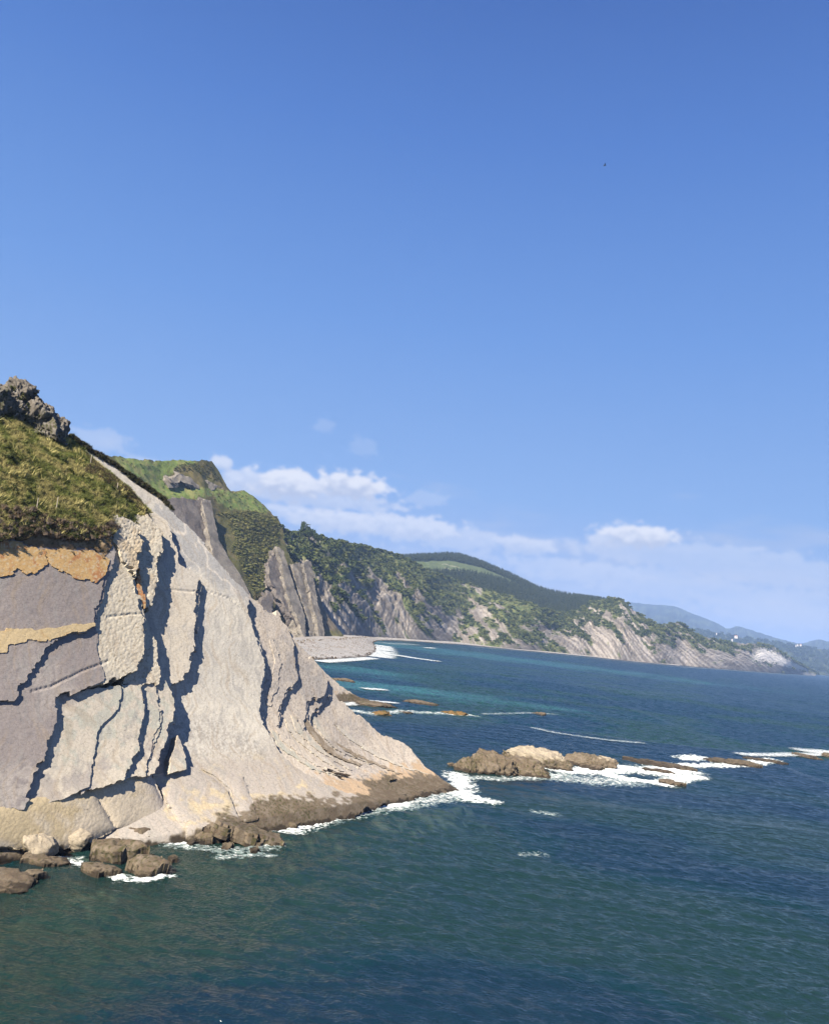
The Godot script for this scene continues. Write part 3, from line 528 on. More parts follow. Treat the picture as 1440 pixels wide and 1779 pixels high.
func tidal(c: Color, p: Vector3, level: float, n1: float, n2: float, n3: float) -> Color:
	# brown weed and barnacle belt up to the high-water mark, with a ragged upper outline
	var belt := smoothstep(0.18, -0.18, p.y - level - 1.1 * n1 - 0.8 * n2)
	var weed := Color(0.112, 0.09, 0.064).lerp(Color(0.15, 0.125, 0.095), smoothstep(-0.2, 0.4, n2))
	weed = weed.lerp(Color(0.062, 0.058, 0.028), smoothstep(0.2, 0.45, n3 + 0.4 * n1))
	weed = weed.lerp(Color(0.04, 0.034, 0.024), smoothstep(0.12, -0.12, p.y - 0.42 - 0.5 * n2 - 0.3 * n3))
	return c.lerp(weed, belt)

# ---------------------------------------------------------------- a bed of rock: an outline on a bedding plane, with a face in relief and broken, layered edges
func bed_mesh(f: Dictionary, outline: PackedVector2Array, top: Callable, back: float, tint: Callable, step: float, jag: float, layered := true) -> ArrayMesh:
	var edge := PackedVector2Array()
	var count := outline.size()
	for i in count:
		var p := outline[i]
		var q := outline[(i + 1) % count]
		var parts := maxi(1, int(ceil(p.distance_to(q) / step)))
		for k in parts:
			var v := p.lerp(q, float(k) / parts)
			var w := v if step < 1.0 else v * 0.1
			edge.append(v + jag * Vector2(tooth.get_noise_2d(w.x * 0.7, w.y * 0.7) + 0.5 * tooth.get_noise_2d(w.x * 2.0 + 9.0, w.y * 2.0), tooth.get_noise_2d(w.x * 0.7 + 70.0, w.y * 0.7) + 0.5 * tooth.get_noise_2d(w.x * 2.0 + 50.0, w.y * 2.0)) * (1.9 if step < 0.25 else 1.2))
	if Geometry2D.is_polygon_clockwise(edge):
		edge.reverse()
	var lo := edge[0]
	var hi := edge[0]
	for v in edge:
		lo = lo.min(v)
		hi = hi.max(v)
	var i0 := int(floor(lo.x / step))
	var i1 := int(ceil(hi.x / step))
	var j0 := int(floor(lo.y / step))
	var j1 := int(ceil(hi.y / step))
	var w_ := i1 - i0 + 1
	var h_ := j1 - j0 + 1
	var inside := PackedByteArray()
	inside.resize(w_ * h_)
	var at := PackedVector3Array()
	at.resize(w_ * h_)
	var col := PackedColorArray()
	col.resize(w_ * h_)
	for j in h_:
		for i in w_:
			var v := Vector2((i + i0) * step, (j + j0) * step)
			if Geometry2D.is_point_in_polygon(v, edge):
				var k := j * w_ + i
				inside[k] = 1
				at[k] = on_bed(f, v.x, v.y, top.call(v.x, v.y))
				col[k] = tint.call(at[k], v.x, v.y)
	var border := {}
	for v in edge:
		border[Vector2i(int(floor(v.x / step)) - i0, int(floor(v.y / step)) - j0)] = true
	var st := SurfaceTool.new()
	st.begin(Mesh.PRIMITIVE_TRIANGLES)
	st.set_smooth_group(0)
	for j in h_ - 1:
		for i in w_ - 1:
			var k := j * w_ + i
			var n := inside[k] + inside[k + 1] + inside[k + w_] + inside[k + w_ + 1]
			if n == 4 and not border.has(Vector2i(i, j)):
				for c in [k, k + w_, k + w_ + 1, k, k + w_ + 1, k + 1]:
					st.set_color(col[c])
					st.add_vertex(at[c])
			elif n > 0 or border.has(Vector2i(i, j)):
				var x := (i + i0) * step
				var y := (j + j0) * step
				for piece in Geometry2D.intersect_polygons(edge, PackedVector2Array([Vector2(x, y), Vector2(x + step, y), Vector2(x + step, y + step), Vector2(x, y + step)])):
					var tri := Geometry2D.triangulate_polygon(piece)
					for t in range(0, tri.size(), 3):
						var a: Vector2 = piece[tri[t]]
						var b: Vector2 = piece[tri[t + 1]]
						var c: Vector2 = piece[tri[t + 2]]
						if (b - a).cross(c - a) > 0:
							var s := b
							b = c
							c = s
						for v in [a, b, c]:
							var p := on_bed(f, v.x, v.y, top.call(v.x, v.y))
							st.set_color(tint.call(p, v.x, v.y))
							st.add_vertex(p)
	# broken edge, in thin layers
	st.set_smooth_group(-1)
	var m := edge.size()
	var deep := [0.0, 0.14, 0.15, 0.33, 0.34, 0.6, 0.62, 1.0, 1.03, 1.7, 2.6]
	if not layered:
		deep = [0.0, 1.0]
	var rows: Array[PackedVector3Array] = []
	for r in deep.size() + 1:
		rows.append(PackedVector3Array())
	var scale_ := step / 0.2
	for i in m:
		var v := edge[i]
		var t: float = top.call(v.x, v.y)
		var out := (edge[(i + 1) % m] - edge[(i - 1 + m) % m]).normalized()
		out = Vector2(out.y, -out.x)
		for r in deep.size():
			var layer := (r + 1) / 2
			var shift := 0.0 if r == 0 else jag * scale_ * 0.9 * (fine.get_noise_3d(v.x * 0.7 / scale_, v.y * 0.7 / scale_, layer * 13.7) - 0.08) * (1.0 if step > 0.14 else 0.5)
			var u := v + out * shift
			rows[r].append(on_bed(f, u.x, u.y, maxf(back, t - deep[r] * scale_)))
		rows[deep.size()].append(on_bed(f, v.x, v.y, back))
	for r in deep.size():
		for i in m:
			var k := (i + 1) % m
			var c0: Color = tint.call(rows[r][i], edge[i].x, edge[i].y)
			var c1: Color = tint.call(rows[r][k], edge[k].x, edge[k].y)
			for c in [[rows[r][i], c0], [rows[r][k], c1], [rows[r + 1][k], c1], [rows[r][i], c0], [rows[r + 1][k], c1], [rows[r + 1][i], c0]]:
				st.set_color(c[1])
				st.add_vertex(c[0])
	st.generate_normals()
	st.index()
	return st.commit()

func border_distance(v: Vector2, outline: PackedVector2Array) -> float:
	var best := 1e9
	for i in outline.size():
		best = minf(best, v.distance_squared_to(Geometry2D.get_closest_point_to_segment(v, outline[i], outline[(i + 1) % outline.size()])))
	return sqrt(best)

func build_cliff() -> void:
	var cliff := node("cliff")
	tag(cliff, "folded pale limestone cliff falling into the sea on the left", "", "", "structure")
	var head := node("headland")
	tag(head, "second headland with green top and dark upright rock fins", "", "", "structure")
	M.headland = head
	M.cliff = cliff
	var bed := {"near_bed": near_bed, "mid_bed": mid_bed, "ledge_bed": ledge_bed, "shelf_bed": shelf_bed}
	for s in beds:
		var f: Dictionary = bed[s[1]]
		var outline := pairs(s[10])
		var kind: String = s[4]
		var size: float = s[5] / 0.2
		var relief: float = s[7]
		var rounding: float = s[8]
		var depth: float = s[2]
		var near: bool = s[1] == "near_bed" and depth > -10.0 and relief < 5.0
		var lines := []
		if near:
			var box := Rect2(outline[0], Vector2.ZERO)
			for v in outline:
				box = box.expand(v)
			for c in crack_lines:
				var line := pairs(c)
				if box.has_point(line[0]) or box.has_point(line[-1]):
					lines.append(line)
		var honey: float = {"ledge": 0.9, "honey": 1.2, "great": 0.5, "toe": 0.4}.get(kind, 0.4)
		var top := func(a: float, b: float) -> float:
			var p := Vector3(a, b, depth * 3.0) / size
			var crack: float = smoothstep(0.0, 0.14, cells.get_noise_3d(p.x * 0.8, p.y * 1.3, depth) + 1.0)
			var h := depth + size * relief * (0.05 * broad.get_noise_3dv(p * 1.6) + 0.018 * fine.get_noise_3dv(p) + 0.035 * honey * (crack - 1.0))
			if near:
				for line in lines:
					if border_line(Vector2(a, b), line) < 0.14:
						h -= 0.1
			if rounding > 0.0:
				h -= rounding * exp(-border_distance(Vector2(a, b), outline) / 0.55)
			return h
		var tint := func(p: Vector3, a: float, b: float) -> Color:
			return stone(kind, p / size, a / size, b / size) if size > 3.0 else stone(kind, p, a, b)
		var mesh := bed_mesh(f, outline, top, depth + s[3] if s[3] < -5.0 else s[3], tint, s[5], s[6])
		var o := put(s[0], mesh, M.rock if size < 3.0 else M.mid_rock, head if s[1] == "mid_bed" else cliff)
		if s[9]:
			tag(o, s[9])

# ---------------------------------------------------------------- leaf-sized meshes
func blade(st: SurfaceTool, at: Vector3, tip: Vector3, wide: Vector3, c: Color) -> void:
	for v in [[at - wide, c], [tip, c], [at + wide, c]]:
		st.set_color(v[1])
		st.add_vertex(v[0])

func tuft_mesh(blades: int, spread: float, seed_: int) -> ArrayMesh:
	var r := RandomNumberGenerator.new()
	r.seed = seed_
	var st := SurfaceTool.new()
	st.begin(Mesh.PRIMITIVE_TRIANGLES)
	for i in blades:
		var an := r.randf() * TAU
		var foot := Vector3(cos(an), 0, sin(an)) * r.randf() * spread
		var tip := foot + Vector3(r.randfn(0.18, 0.2), r.randf_range(0.5, 1.0), r.randfn(0.0, 0.22))
		var wide := Vector3(cos(an + 1.3), 0, sin(an + 1.3)) * r.randf_range(0.03, 0.06)
		var shade := r.randf_range(0.7, 1.0)
		blade(st, foot, tip, wide, Color(shade, shade, shade))
	st.generate_normals()
	return st.commit()

func bush_mesh(leaves: int, seed_: int, squash := 0.8, leaf := 0.16) -> ArrayMesh:
	var r := RandomNumberGenerator.new()
	r.seed = seed_
	var lobes := []
	for i in 6:
		lobes.append([Vector3(r.randf_range(-0.5, 0.5), r.randf_range(0.15, 0.75) * squash, r.randf_range(-0.5, 0.5)), r.randf_range(0.3, 0.5)])
	var st := SurfaceTool.new()
	st.begin(Mesh.PRIMITIVE_TRIANGLES)
	for i in leaves:
		var lobe: Array = lobes[r.randi() % 6]
		var d := Vector3(r.randfn(0, 1), r.randfn(0.2, 1), r.randfn(0, 1)).normalized()
		var p: Vector3 = lobe[0] + d * lobe[1] * pow(r.randf(), 0.35) * Vector3(1, squash, 1)
		var u := Vector3(r.randfn(0, 1), r.randfn(0, 1), r.randfn(0, 1)).normalized()
		var side := d.cross(u).normalized() * leaf
		var along := (d * 0.4 + u * 0.6).normalized() * leaf * 1.3
		var shade := r.randf_range(0.65, 1.0)
		var c := Color(shade, shade, shade)
		for v in [p - side, p + along, p + side, p - side, p + side, p - along]:
			st.set_color(c)
			st.add_vertex(v)
	st.generate_normals()
	return st.commit()

func conifer_mesh(seed_: int, needles := 70) -> ArrayMesh:
	var r := RandomNumberGenerator.new()
	r.seed = seed_
	var st := SurfaceTool.new()
	st.begin(Mesh.PRIMITIVE_TRIANGLES)
	for i in needles:
		var h := pow(r.randf(), 0.8) * 0.85 + 0.12
		var an := r.randf() * TAU
		var out := Vector3(cos(an), 0, sin(an))
		var reach := (1.04 - h) * 0.3 * r.randf_range(0.5, 1.1)
		var tip := out * reach + Vector3(0, h - reach * 0.25, 0)
		var foot := Vector3(0, h + 0.06, 0)
		var wide := out.cross(Vector3.UP) * reach * 0.45
		var shade := r.randf_range(0.6, 1.0)
		for v in [foot, tip - wide, tip + wide]:
			st.set_color(Color(shade, shade, shade))
			st.add_vertex(v)
	st.generate_normals()
	return st.commit()

func scatter(called: String, parent: Node, mesh: Mesh, spots: Array, label := "", category := "") -> void:
	# spots: [Transform3D, Color]
	var mm := MultiMesh.new()
	mm.transform_format = MultiMesh.TRANSFORM_3D
	mm.use_colors = true
	mm.mesh = mesh
	mm.instance_count = spots.size()
	for i in spots.size():
		mm.set_instance_transform(i, spots[i][0])
		mm.set_instance_color(i, spots[i][1])
	var o := MultiMeshInstance3D.new()
	o.name = called
	o.multimesh = mm
	o.material_override = M.leaf
	parent.add_child(o, true)
	tag(o, label, category, "", "stuff")

func sprout(at: Vector3, size: float, tall := 1.0, lean := 0.15) -> Transform3D:
	var b := Basis(Vector3.UP, rng.randf() * TAU)
	b = Basis(Vector3(rng.randfn(0, 1), 0, rng.randfn(0, 1)).normalized(), rng.randfn(0, lean)) * b
	return Transform3D(b.scaled_local(Vector3(size, size * tall, size)), at)

func inside_points(outline: PackedVector2Array, count: int) -> PackedVector2Array:
	var lo := outline[0]
	var hi := outline[0]
	for v in outline:
		lo = lo.min(v)
		hi = hi.max(v)
	var got := PackedVector2Array()
	var tries := 0
	while got.size() < count and tries < count * 30:
		tries += 1
		var v := Vector2(rng.randf_range(lo.x, hi.x), rng.randf_range(lo.y, hi.y))
		if Geometry2D.is_point_in_polygon(v, outline):
			got.append(v)
	return got

# ---------------------------------------------------------------- the grass slope above the near cliff
func line_at(line: PackedVector2Array, a: float) -> float:
	for i in line.size() - 1:
		if a <= line[i + 1].x or i == line.size() - 2:
			return lerpf(line[i].y, line[i + 1].y, clampf((a - line[i].x) / maxf(line[i + 1].x - line[i].x, 0.01), 0.0, 1.0))
	return line[0].y

func turf_height(a: float, b: float) -> float:
	var foot := line_at(M.turf_foot, a)
	var t := clampf((b - foot) / maxf(line_at(M.turf_top, a) - foot, 0.5), 0.0, 1.0)
	return lerpf(line_at(M.turf_rise, a), 0.6, t) + 1.1 * sin(PI * t) * clampf((line_at(M.turf_top, a) - foot) / 14.0, 0.0, 1.0) + 0.35 * broad.get_noise_2d(a * 1.6, b * 1.6) + 0.16 * fine.get_noise_2d(a * 0.7, b * 0.7)

func build_turf() -> void:
	M.turf_foot = pairs(turf_foot)
	M.turf_top = pairs(turf_top)
	M.turf_rise = pairs(turf_rise)
	var slope := node("grass_slope")
	tag(slope, "steep grass and heather slope above the near cliff", "", "", "structure")
	var outline := pairs(turf_outline)
	var tint := func(p: Vector3, _a: float, _b: float) -> Color:
		var c := Color(0.066, 0.066, 0.023).lerp(Color(0.078, 0.058, 0.031), smoothstep(-0.2, 0.3, broad.get_noise_3dv(p * 3.0)))
		return c
	put("turf", bed_mesh(near_bed, outline, turf_height, 0.3, tint, 0.35, 0.25, false), M.rock, slope)
	var grass := []
	var green := Color(0.175, 0.2, 0.058)
	var straw := Color(0.33, 0.295, 0.125)
	var olive := Color(0.125, 0.14, 0.042)
	for v in inside_points(outline, 26000):
		var p := on_bed(near_bed, v.x, v.y, turf_height(v.x, v.y) - 0.05)
		var n := broad.get_noise_2d(v.x * 2.0, v.y * 2.0)
		var n2 := fine.get_noise_2d(v.x * 0.35, v.y * 0.35)
		var c := green.lerp(straw, smoothstep(-0.15, 0.35, n2 + 0.4 * n + (14.0 - v.x) * 0.008)).lerp(olive, smoothstep(0.02, 0.35, -n2 - n * 0.5))
		grass.append([sprout(p, rng.randf_range(0.28, 0.62), rng.randf_range(0.6, 1.05), 0.3), c * rng.randf_range(0.75, 1.15)])
	for v in inside_points(outline, 900):
		var p := on_bed(near_bed, v.x, v.y, turf_height(v.x, v.y) - 0.05)
		if fine.get_noise_2d(v.x * 0.3, v.y * 0.3) > 0.0:
			grass.append([sprout(p, rng.randf_range(0.7, 1.15), rng.randf_range(0.7, 1.0), 0.35), straw * rng.randf_range(0.9, 1.35)])
	var gorse := []
	for v in inside_points(outline, 260):
		if broad.get_noise_2d(v.x * 2.4 + 30.0, v.y * 2.4) > 0.02:
			gorse.append([sprout(on_bed(near_bed, v.x, v.y, turf_height(v.x, v.y) - 0.15), rng.randf_range(0.5, 1.1), 0.6, 0.2), Color(0.045, 0.06, 0.02).lerp(Color(0.08, 0.085, 0.03), rng.randf())])
	scatter("gorse", self, bush_mesh(130, 6, 0.8, 0.1), gorse, "dark gorse patches in the near slope", "gorse")
	scatter("grass", self, tuft_mesh(22, 0.45, 3), grass, "rough grass on the near slope", "grass")
	var heather := []
	var brown := Color(0.109, 0.078, 0.051)
	var grey := Color(0.148, 0.121, 0.101)
	for v in inside_points(pairs(heather_foot), 1300):
		var p := on_bed(near_bed, v.x, v.y, turf_height(v.x, v.y) + rng.randf_range(-0.3, 0.25))
		heather.append([sprout(p, rng.randf_range(0.3, 0.65), rng.randf_range(0.7, 1.1), 0.4), brown.lerp(grey, rng.randf()) * rng.randf_range(0.7, 1.2)])
	for v in inside_points(pairs(heather_edge), 1500):
		var p := on_bed(near_bed, v.x, v.y, turf_height(v.x, v.y) - 0.1)
		heather.append([sprout(p, rng.randf_range(0.3, 0.65), 0.8, 0.3), brown.lerp(Color(0.070, 0.058, 0.035), rng.randf()) * rng.randf_range(0.7, 1.2)])
	for v in inside_points(pairs(crest_scrub), 620):
		var p := on_bed(near_bed, v.x, v.y, rng.randf_range(-0.1, 0.25))
		heather.append([sprout(p, rng.randf_range(0.25, 0.6), 0.8, 0.3), Color(0.058, 0.048, 0.035).lerp(Color(0.047, 0.055, 0.023), rng.randf())])
	scatter("heather", self, tuft_mesh(70, 0.6, 5), heather, "brown heather fringing the near slope", "heather")
	var scrub := []
	var grag := 0
	for i in range(0, crag_spots.size(), 4):
		grag += 1
		var c := Vector3(crag_spots[i], crag_spots[i + 1], crag_spots[i + 2])
		var big: float = crag_spots[i + 3]
		var o := put("crag", rock_mesh(big * 1.3, big * 0.6, big * 1.1, 400 + grag, 0.34, "crag", 0.0, c, Basis(Vector3.UP, 0.5 + 0.3 * sin(grag * 1.7)) * Basis(Vector3.BACK, -0.45), 0.8), M.rock, M.cliff)
		o.position = c
	for v in inside_points(pairs(outcrop_scrub), 480):
		var p := on_bed(near_bed, v.x, v.y, rng.randf_range(1.2, 2.6))
		scrub.append([sprout(p, rng.randf_range(0.25, 0.55), 1.0, 0.3), Color(0.039, 0.051, 0.020).lerp(Color(0.078, 0.078, 0.035), rng.randf())])
	scatter("outcrop_scrub_patch", self, bush_mesh(110, 8, 1.0, 0.12), scrub, "dark scrub on top of the outcrop", "scrub")

# ---------------------------------------------------------------- second headland
func build_headland() -> void:
	var head: Node3D = M.headland
	var rough := noise(41, 0.02, 2)
	var outline := pairs(mid_outline)
	var top := func(a: float, b: float) -> float:
		return 5.0 * rough.get_noise_2d(a * 0.6, b * 0.6) + 0.8 * rough.get_noise_2d(a * 5.0, b * 5.0)
	var meadow := pairs(mid_meadow)
	var dome := pairs(mid_dome)
	var tint := func(p: Vector3, a: float, b: float) -> Color:
		var n := rough.get_noise_2d(a * 2.0 + 50.0, b * 2.0)
		var n2 := rough.get_noise_2d(a * 9.0, b * 9.0)
		var c := Color(0.085, 0.085, 0.028).lerp(Color(0.14, 0.12, 0.052), smoothstep(-0.1, 0.4, n + 0.5 * n2))
		if Geometry2D.is_point_in_polygon(Vector2(a + 6.0 * n2, b), meadow):
			c = Color(0.155, 0.21, 0.055).lerp(Color(0.225, 0.235, 0.085), smoothstep(-0.2, 0.4, n2 + n))
		elif Geometry2D.is_point_in_polygon(Vector2(a + 4.0 * n2, b), dome):
			c = Color(0.13, 0.185, 0.048).lerp(Color(0.19, 0.205, 0.07), smoothstep(-0.2, 0.4, n2))
		elif b < 70.0 - 20.0 * n and a > -5.0:
			c = Color(0.187, 0.156, 0.109).lerp(Color(0.125, 0.101, 0.066), smoothstep(-0.2, 0.3, n2))
		if b < 6.0 + 4.0 * n2:
			c = Color(0.156, 0.148, 0.062)
		return c
	put("hillside", bed_mesh(mid_bed, outline, top, -60.0, tint, 2.2, 1.2, false), M.mid_rock, head)
	var scrub := []
	for piece in [[mid_scrub, 5200, Color(0.115, 0.125, 0.04), Color(0.17, 0.165, 0.062), 0.0], [mid_foot_scrub, 700, Color(0.078, 0.066, 0.031), Color(0.101, 0.094, 0.039), 0.0], [mid_crown_scrub, 420, Color(0.055, 0.066, 0.023), Color(0.109, 0.101, 0.047), 1.0], [mid_meadow, 90, Color(0.047, 0.070, 0.020), Color(0.078, 0.101, 0.031), 0.0], [mid_dome, 120, Color(0.047, 0.070, 0.020), Color(0.078, 0.101, 0.031), 0.0]]:
		for v in inside_points(pairs(piece[0]), piece[1]):
			var p := on_bed(mid_bed, v.x, v.y, top.call(v.x, v.y) - 0.3)
			var big := 0.7 + 2.2 * pow(rng.randf(), 2.0) if piece[1] > 500 else rng.randf_range(0.7, 1.6)
			scrub.append([sprout(p, big, 0.7, 0.2), piece[2].lerp(piece[3], clampf(0.5 + rough.get_noise_2d(v.x * 4.0, v.y * 4.0) * 1.5 + rng.randfn(0, 0.2), 0, 1))])
	scatter("headland_scrub", self, bush_mesh(60, 17, 0.8, 0.17), scrub, "low green scrub covering the second headland", "scrub")

# ---------------------------------------------------------------- lofted hills
func loft_points(line: Array, s: float) -> Array:
	var n := line.size()
	var x := clampf(s, 0.0, 1.0) * (n - 1)
	var i := mini(int(x), n - 2)
	var t := x - i
	var got := []
	for k in 2:
		var p: Array[Vector3] = []
		for m in [i - 1, i, i + 1, i + 2]:
			var q: Array = line[clampi(m, 0, n - 1)]
			p.append(Vector3(q[k * 3], q[k * 3 + 1], q[k * 3 + 2]))
		got.append(p[1].cubic_interpolate(p[2], p[0], p[3], t))
	return got

func loft(line: Array, columns: int, rows: int, shape: Callable, tint: Callable, behind: float, drop: float) -> Dictionary:
	# shape(s, t, p, along) -> displaced point for t in 0..1; past the crest the ground falls away behind
	var at := PackedVector3Array()
	var col := PackedColorArray()
	var back := 6
	for i in columns + 1:
		var s := float(i) / columns
		var ends := loft_points(line, s)
		var base: Vector3 = ends[0]
		var crest: Vector3 = ends[1]
		var away := Vector3(crest.x - base.x, 0, crest.z - base.z).normalized()
		for j in rows + back + 1:
			var t := float(j) / rows
			var p: Vector3 = shape.call(s, minf(t, 1.0), base.lerp(crest, minf(t, 1.0)), away)
			if j > rows:
				var k := float(j - rows) / back
				p += away * behind * k
				p.y = lerpf(p.y, -3.0, k * k * drop)
			if j == 0:
				p.y = minf(p.y, 0.0) - 1.0
			at.append(p)
			col.append(tint.call(s, t, p))
	var st := SurfaceTool.new()
	st.begin(Mesh.PRIMITIVE_TRIANGLES)
	var h := rows + back + 1
	for k in at.size():
		st.set_color(col[k])
		st.add_vertex(at[k])
	for i in columns:
		for j in h - 1:
			var k := i * h + j
			for c in [k, k + 1, k + h + 1, k, k + h + 1, k + h]:
				st.add_index(c)
	st.generate_normals()
	return {"mesh": st.commit(), "at": at, "h": h, "columns": columns, "rows": rows}

func loft_spot(l: Dictionary, s: float, t: float) -> Vector3:
	var i := clampi(int(s * l.columns), 0, l.columns - 1)
	var j := clampi(int(t * l.rows), 0, l.rows - 1)
	var u: float = clampf(s * l.columns - i, 0, 1)
	var v: float = clampf(t * l.rows - j, 0, 1)
	var k: int = i * l.h + j
	var a: PackedVector3Array = l.at
	return a[k].lerp(a[k + l.h], u).lerp(a[k + 1].lerp(a[k + l.h + 1], u), v)

func build_coast() -> void:
	var strata := noise(61, 1.0, 4)
	var gully := noise(62, 1.0, 3)
	gully.fractal_type = FastNoiseLite.FRACTAL_RIDGED
	# along-slope coordinate leans so that beds run down to the right, as they dip
	var lean := func(s: float, t: float) -> float: return s * 60.0 + t * 8.0
	var bare := func(s: float, t: float) -> float:
		var q: float = lean.call(s, t)
		var strip := strata.get_noise_2d(q * 0.55, t * 0.9)
		var blot := strata.get_noise_2d(s * 30.0 + 70.0, t * 3.5)
		var far := smoothstep(0.44, 0.6, s)
		var level := lerpf(0.34 - t * 0.62, 0.75 - t * 0.75, far)
		return level - 0.2 + strip * 0.95 + blot * 0.7 + 0.5 * smoothstep(0.26, 0.12, s) * smoothstep(0.8, 0.35, t)
	var shape := func(s: float, t: float, p: Vector3, away: Vector3) -> Vector3:
		var q: float = lean.call(s, t)
		var far := smoothstep(0.44, 0.6, s)
		var mask := sin(PI * clampf(t, 0.0, 1.0)) * 0.9 + 0.1 * (1.0 - t)
		var tall := clampf(p.y + 30.0, 20.0, 110.0) / 100.0
		var rib := gully.get_noise_2d(q * 0.42, t * 0.5)
		var fine_rib := gully.get_noise_2d(q * 1.5 + 30.0, t * 1.5)
		var blob := strata.get_noise_2d(s * 24.0, t * 2.0)
		p -= away * mask * (24.0 * rib * tall + 6.0 * fine_rib * tall) * lerpf(0.35, 1.0, smoothstep(0.14, 0.3, s))
		p.y += mask * (16.0 * blob * (1.0 - 0.5 * far)) * tall + lerpf(4.0, 10.0, far) * sin(PI * t) * (1.0 - t)
		p.y += 3.0 * strata.get_noise_2d(s * 160.0, t * 9.0) * smoothstep(0.0, 0.1, t)
		return p
	var tint := func(s: float, t: float, p: Vector3) -> Color:
		var q: float = lean.call(s, t)
		var n := strata.get_noise_2d(q * 2.2, t * 2.0)
		var n2 := strata.get_noise_2d(s * 220.0, t * 14.0)
		var far := smoothstep(0.44, 0.6, s)
		var green := Color(0.07, 0.092, 0.033).lerp(Color(0.135, 0.145, 0.056), smoothstep(-0.25, 0.35, n2 + n * 0.5))
		var rock := Color(0.185, 0.168, 0.148).lerp(Color(0.33, 0.305, 0.275), smoothstep(0.0, 0.45, n + far * 0.12))
		rock = rock.lerp(Color(0.125, 0.11, 0.095), smoothstep(0.05, 0.4, -n + n2 * 0.6))
		var c := green.lerp(rock, smoothstep(-0.06, 0.1, bare.call(s, t)))
		if s > 0.84 and s < 0.985:
			var scar := smoothstep(0.32, 0.2, absf(t - 0.6 + 0.25 * n2 - (s - 0.9) * 0.8))
			c = c.lerp(Color(0.72, 0.69, 0.64), scar * smoothstep(0.84, 0.86, s))
		if s > 0.97:
			c = c.lerp(Color(0.5, 0.47, 0.42), 0.8)
		if t > 1.0:
			c = Color(0.094, 0.125, 0.039)
		return c
	var l := loft(coast_line, 560, 90, shape, tint, 260.0, 0.3)
	var coast := node("coast_hills")
	tag(coast, "long green and bare clay coast slope running to the far point", "", "", "structure")
	put("hillside", l.mesh, M.far_rock, coast)
	var bushes := []
	var tries := 0
	while bushes.size() < 6500 and tries < 60000:
		tries += 1
		var s := pow(rng.randf(), 1.35)
		var t := rng.randf_range(0.03, 1.04)
		if bare.call(s, t) > -0.02 or (s > 0.84 and absf(t - 0.62 - (s - 0.9) * 0.8) < 0.26) or rng.randf() < 0.15 + 0.5 * smoothstep(0.0, 0.3, strata.get_noise_2d(s * 70.0 + 9.0, t * 6.0)):
			continue
		var size := (1.6 + 5.5 * pow(rng.randf(), 2.2)) * (1.0 + 0.5 * s)
		var c := Color(0.04, 0.06, 0.021).lerp(Color(0.11, 0.125, 0.045), clampf(0.45 + strata.get_noise_2d(s * 90.0, t * 7.0) + rng.randfn(0, 0.2), 0, 1))
		bushes.append([sprout(loft_spot(l, s, t) - Vector3(0, 0.5, 0), size, 0.7, 0.1), c])
	scatter("coast_bushes", self, bush_mesh(46, 23, 0.9, 0.2), bushes, "dark green bushes covering the coast slope", "bushes")
	# plantation hill behind
	var hill_shape := func(s: float, t: float, p: Vector3, _away: Vector3) -> Vector3:
		p.y += 3.0 * sin(PI * t) + 4.0 * strata.get_noise_2d(s * 20.0, t * 3.0) * sin(PI * minf(t, 1.0))
		return p
	var field := func(s: float, t: float) -> bool:
		return s > 0.16 and s < 0.6 and t > lerpf(0.18, 0.64, clampf((s - 0.27) / 0.25, 0.0, 1.0)) and t < lerpf(0.68, 0.84, clampf((s - 0.25) / 0.25, 0.0, 1.0)) - 0.8 * maxf(0.0, s - 0.52)
	var hill_tint := func(s: float, t: float, _p: Vector3) -> Color:
		var n := strata.get_noise_2d(s * 60.0, t * 12.0)
		var c := Color(0.039, 0.051, 0.020)
		if field.call(s, t):
			c = Color(0.075, 0.105, 0.04).lerp(Color(0.105, 0.13, 0.055), smoothstep(-0.2, 0.3, n + 0.25 * sin(t * 150.0 + s * 20.0)))
			for k in 3:
				if absf(t - [0.45, 0.58, 0.33][k] + 0.06 * (s - 0.4) - 0.004 * n) < 0.006 and s > [0.33, 0.32, 0.3][k] and s < [0.4, 0.38, 0.43][k]:
					c = Color(0.429, 0.406, 0.328)
		return c
	var hill := loft(plantation_line, 260, 120, hill_shape, hill_tint, 500.0, 0.25)
	var back := node("plantation_hill")
	tag(back, "wooded hill with a pale green field behind the coast slope", "", "", "structure")
	put("hillside", hill.mesh, M.far_rock, back)
	var trees := []
	tries = 0
	while trees.size() < 12000 and tries < 60000:
		tries += 1
		var s := rng.randf()
		var t := rng.randf_range(0.0, 1.1)
		if field.call(s, t) or t < 0.02:
			continue
		trees.append([sprout(loft_spot(hill, s, minf(t, 1.0)) - Vector3(0, 1, 0), rng.randf_range(9.0, 15.0), 1.0, 0.03), Color(0.022, 0.033, 0.017).lerp(Color(0.043, 0.055, 0.023), rng.randf())])
	scatter("conifer_plantation", self, conifer_mesh(5), trees, "dark conifer plantation around the pale field", "woodland")
	# hills beyond the far point
	var far_shape := func(s: float, t: float, p: Vector3, away: Vector3) -> Vector3:
		p -= away * sin(PI * t) * 160.0 * gully.get_noise_2d(s * 14.0, t * 1.2)
		p.y += sin(PI * t) * 22.0 * strata.get_noise_2d(s * 16.0, t * 3.0) + 6.0 * strata.get_noise_2d(s * 120.0, t * 9.0) * smoothstep(0.0, 0.2, t)
		return p
	var far_tint := func(s: float, t: float, _p: Vector3) -> Color:
		var n := strata.get_noise_2d(s * 30.0, t * 5.0)
		var c := Color(0.024, 0.034, 0.018).lerp(Color(0.06, 0.076, 0.034), smoothstep(0.05, 0.25, n + 0.2 * strata.get_noise_2d(s * 140.0, t * 20.0)))
		return c
	var far_hill := node("far_hill")
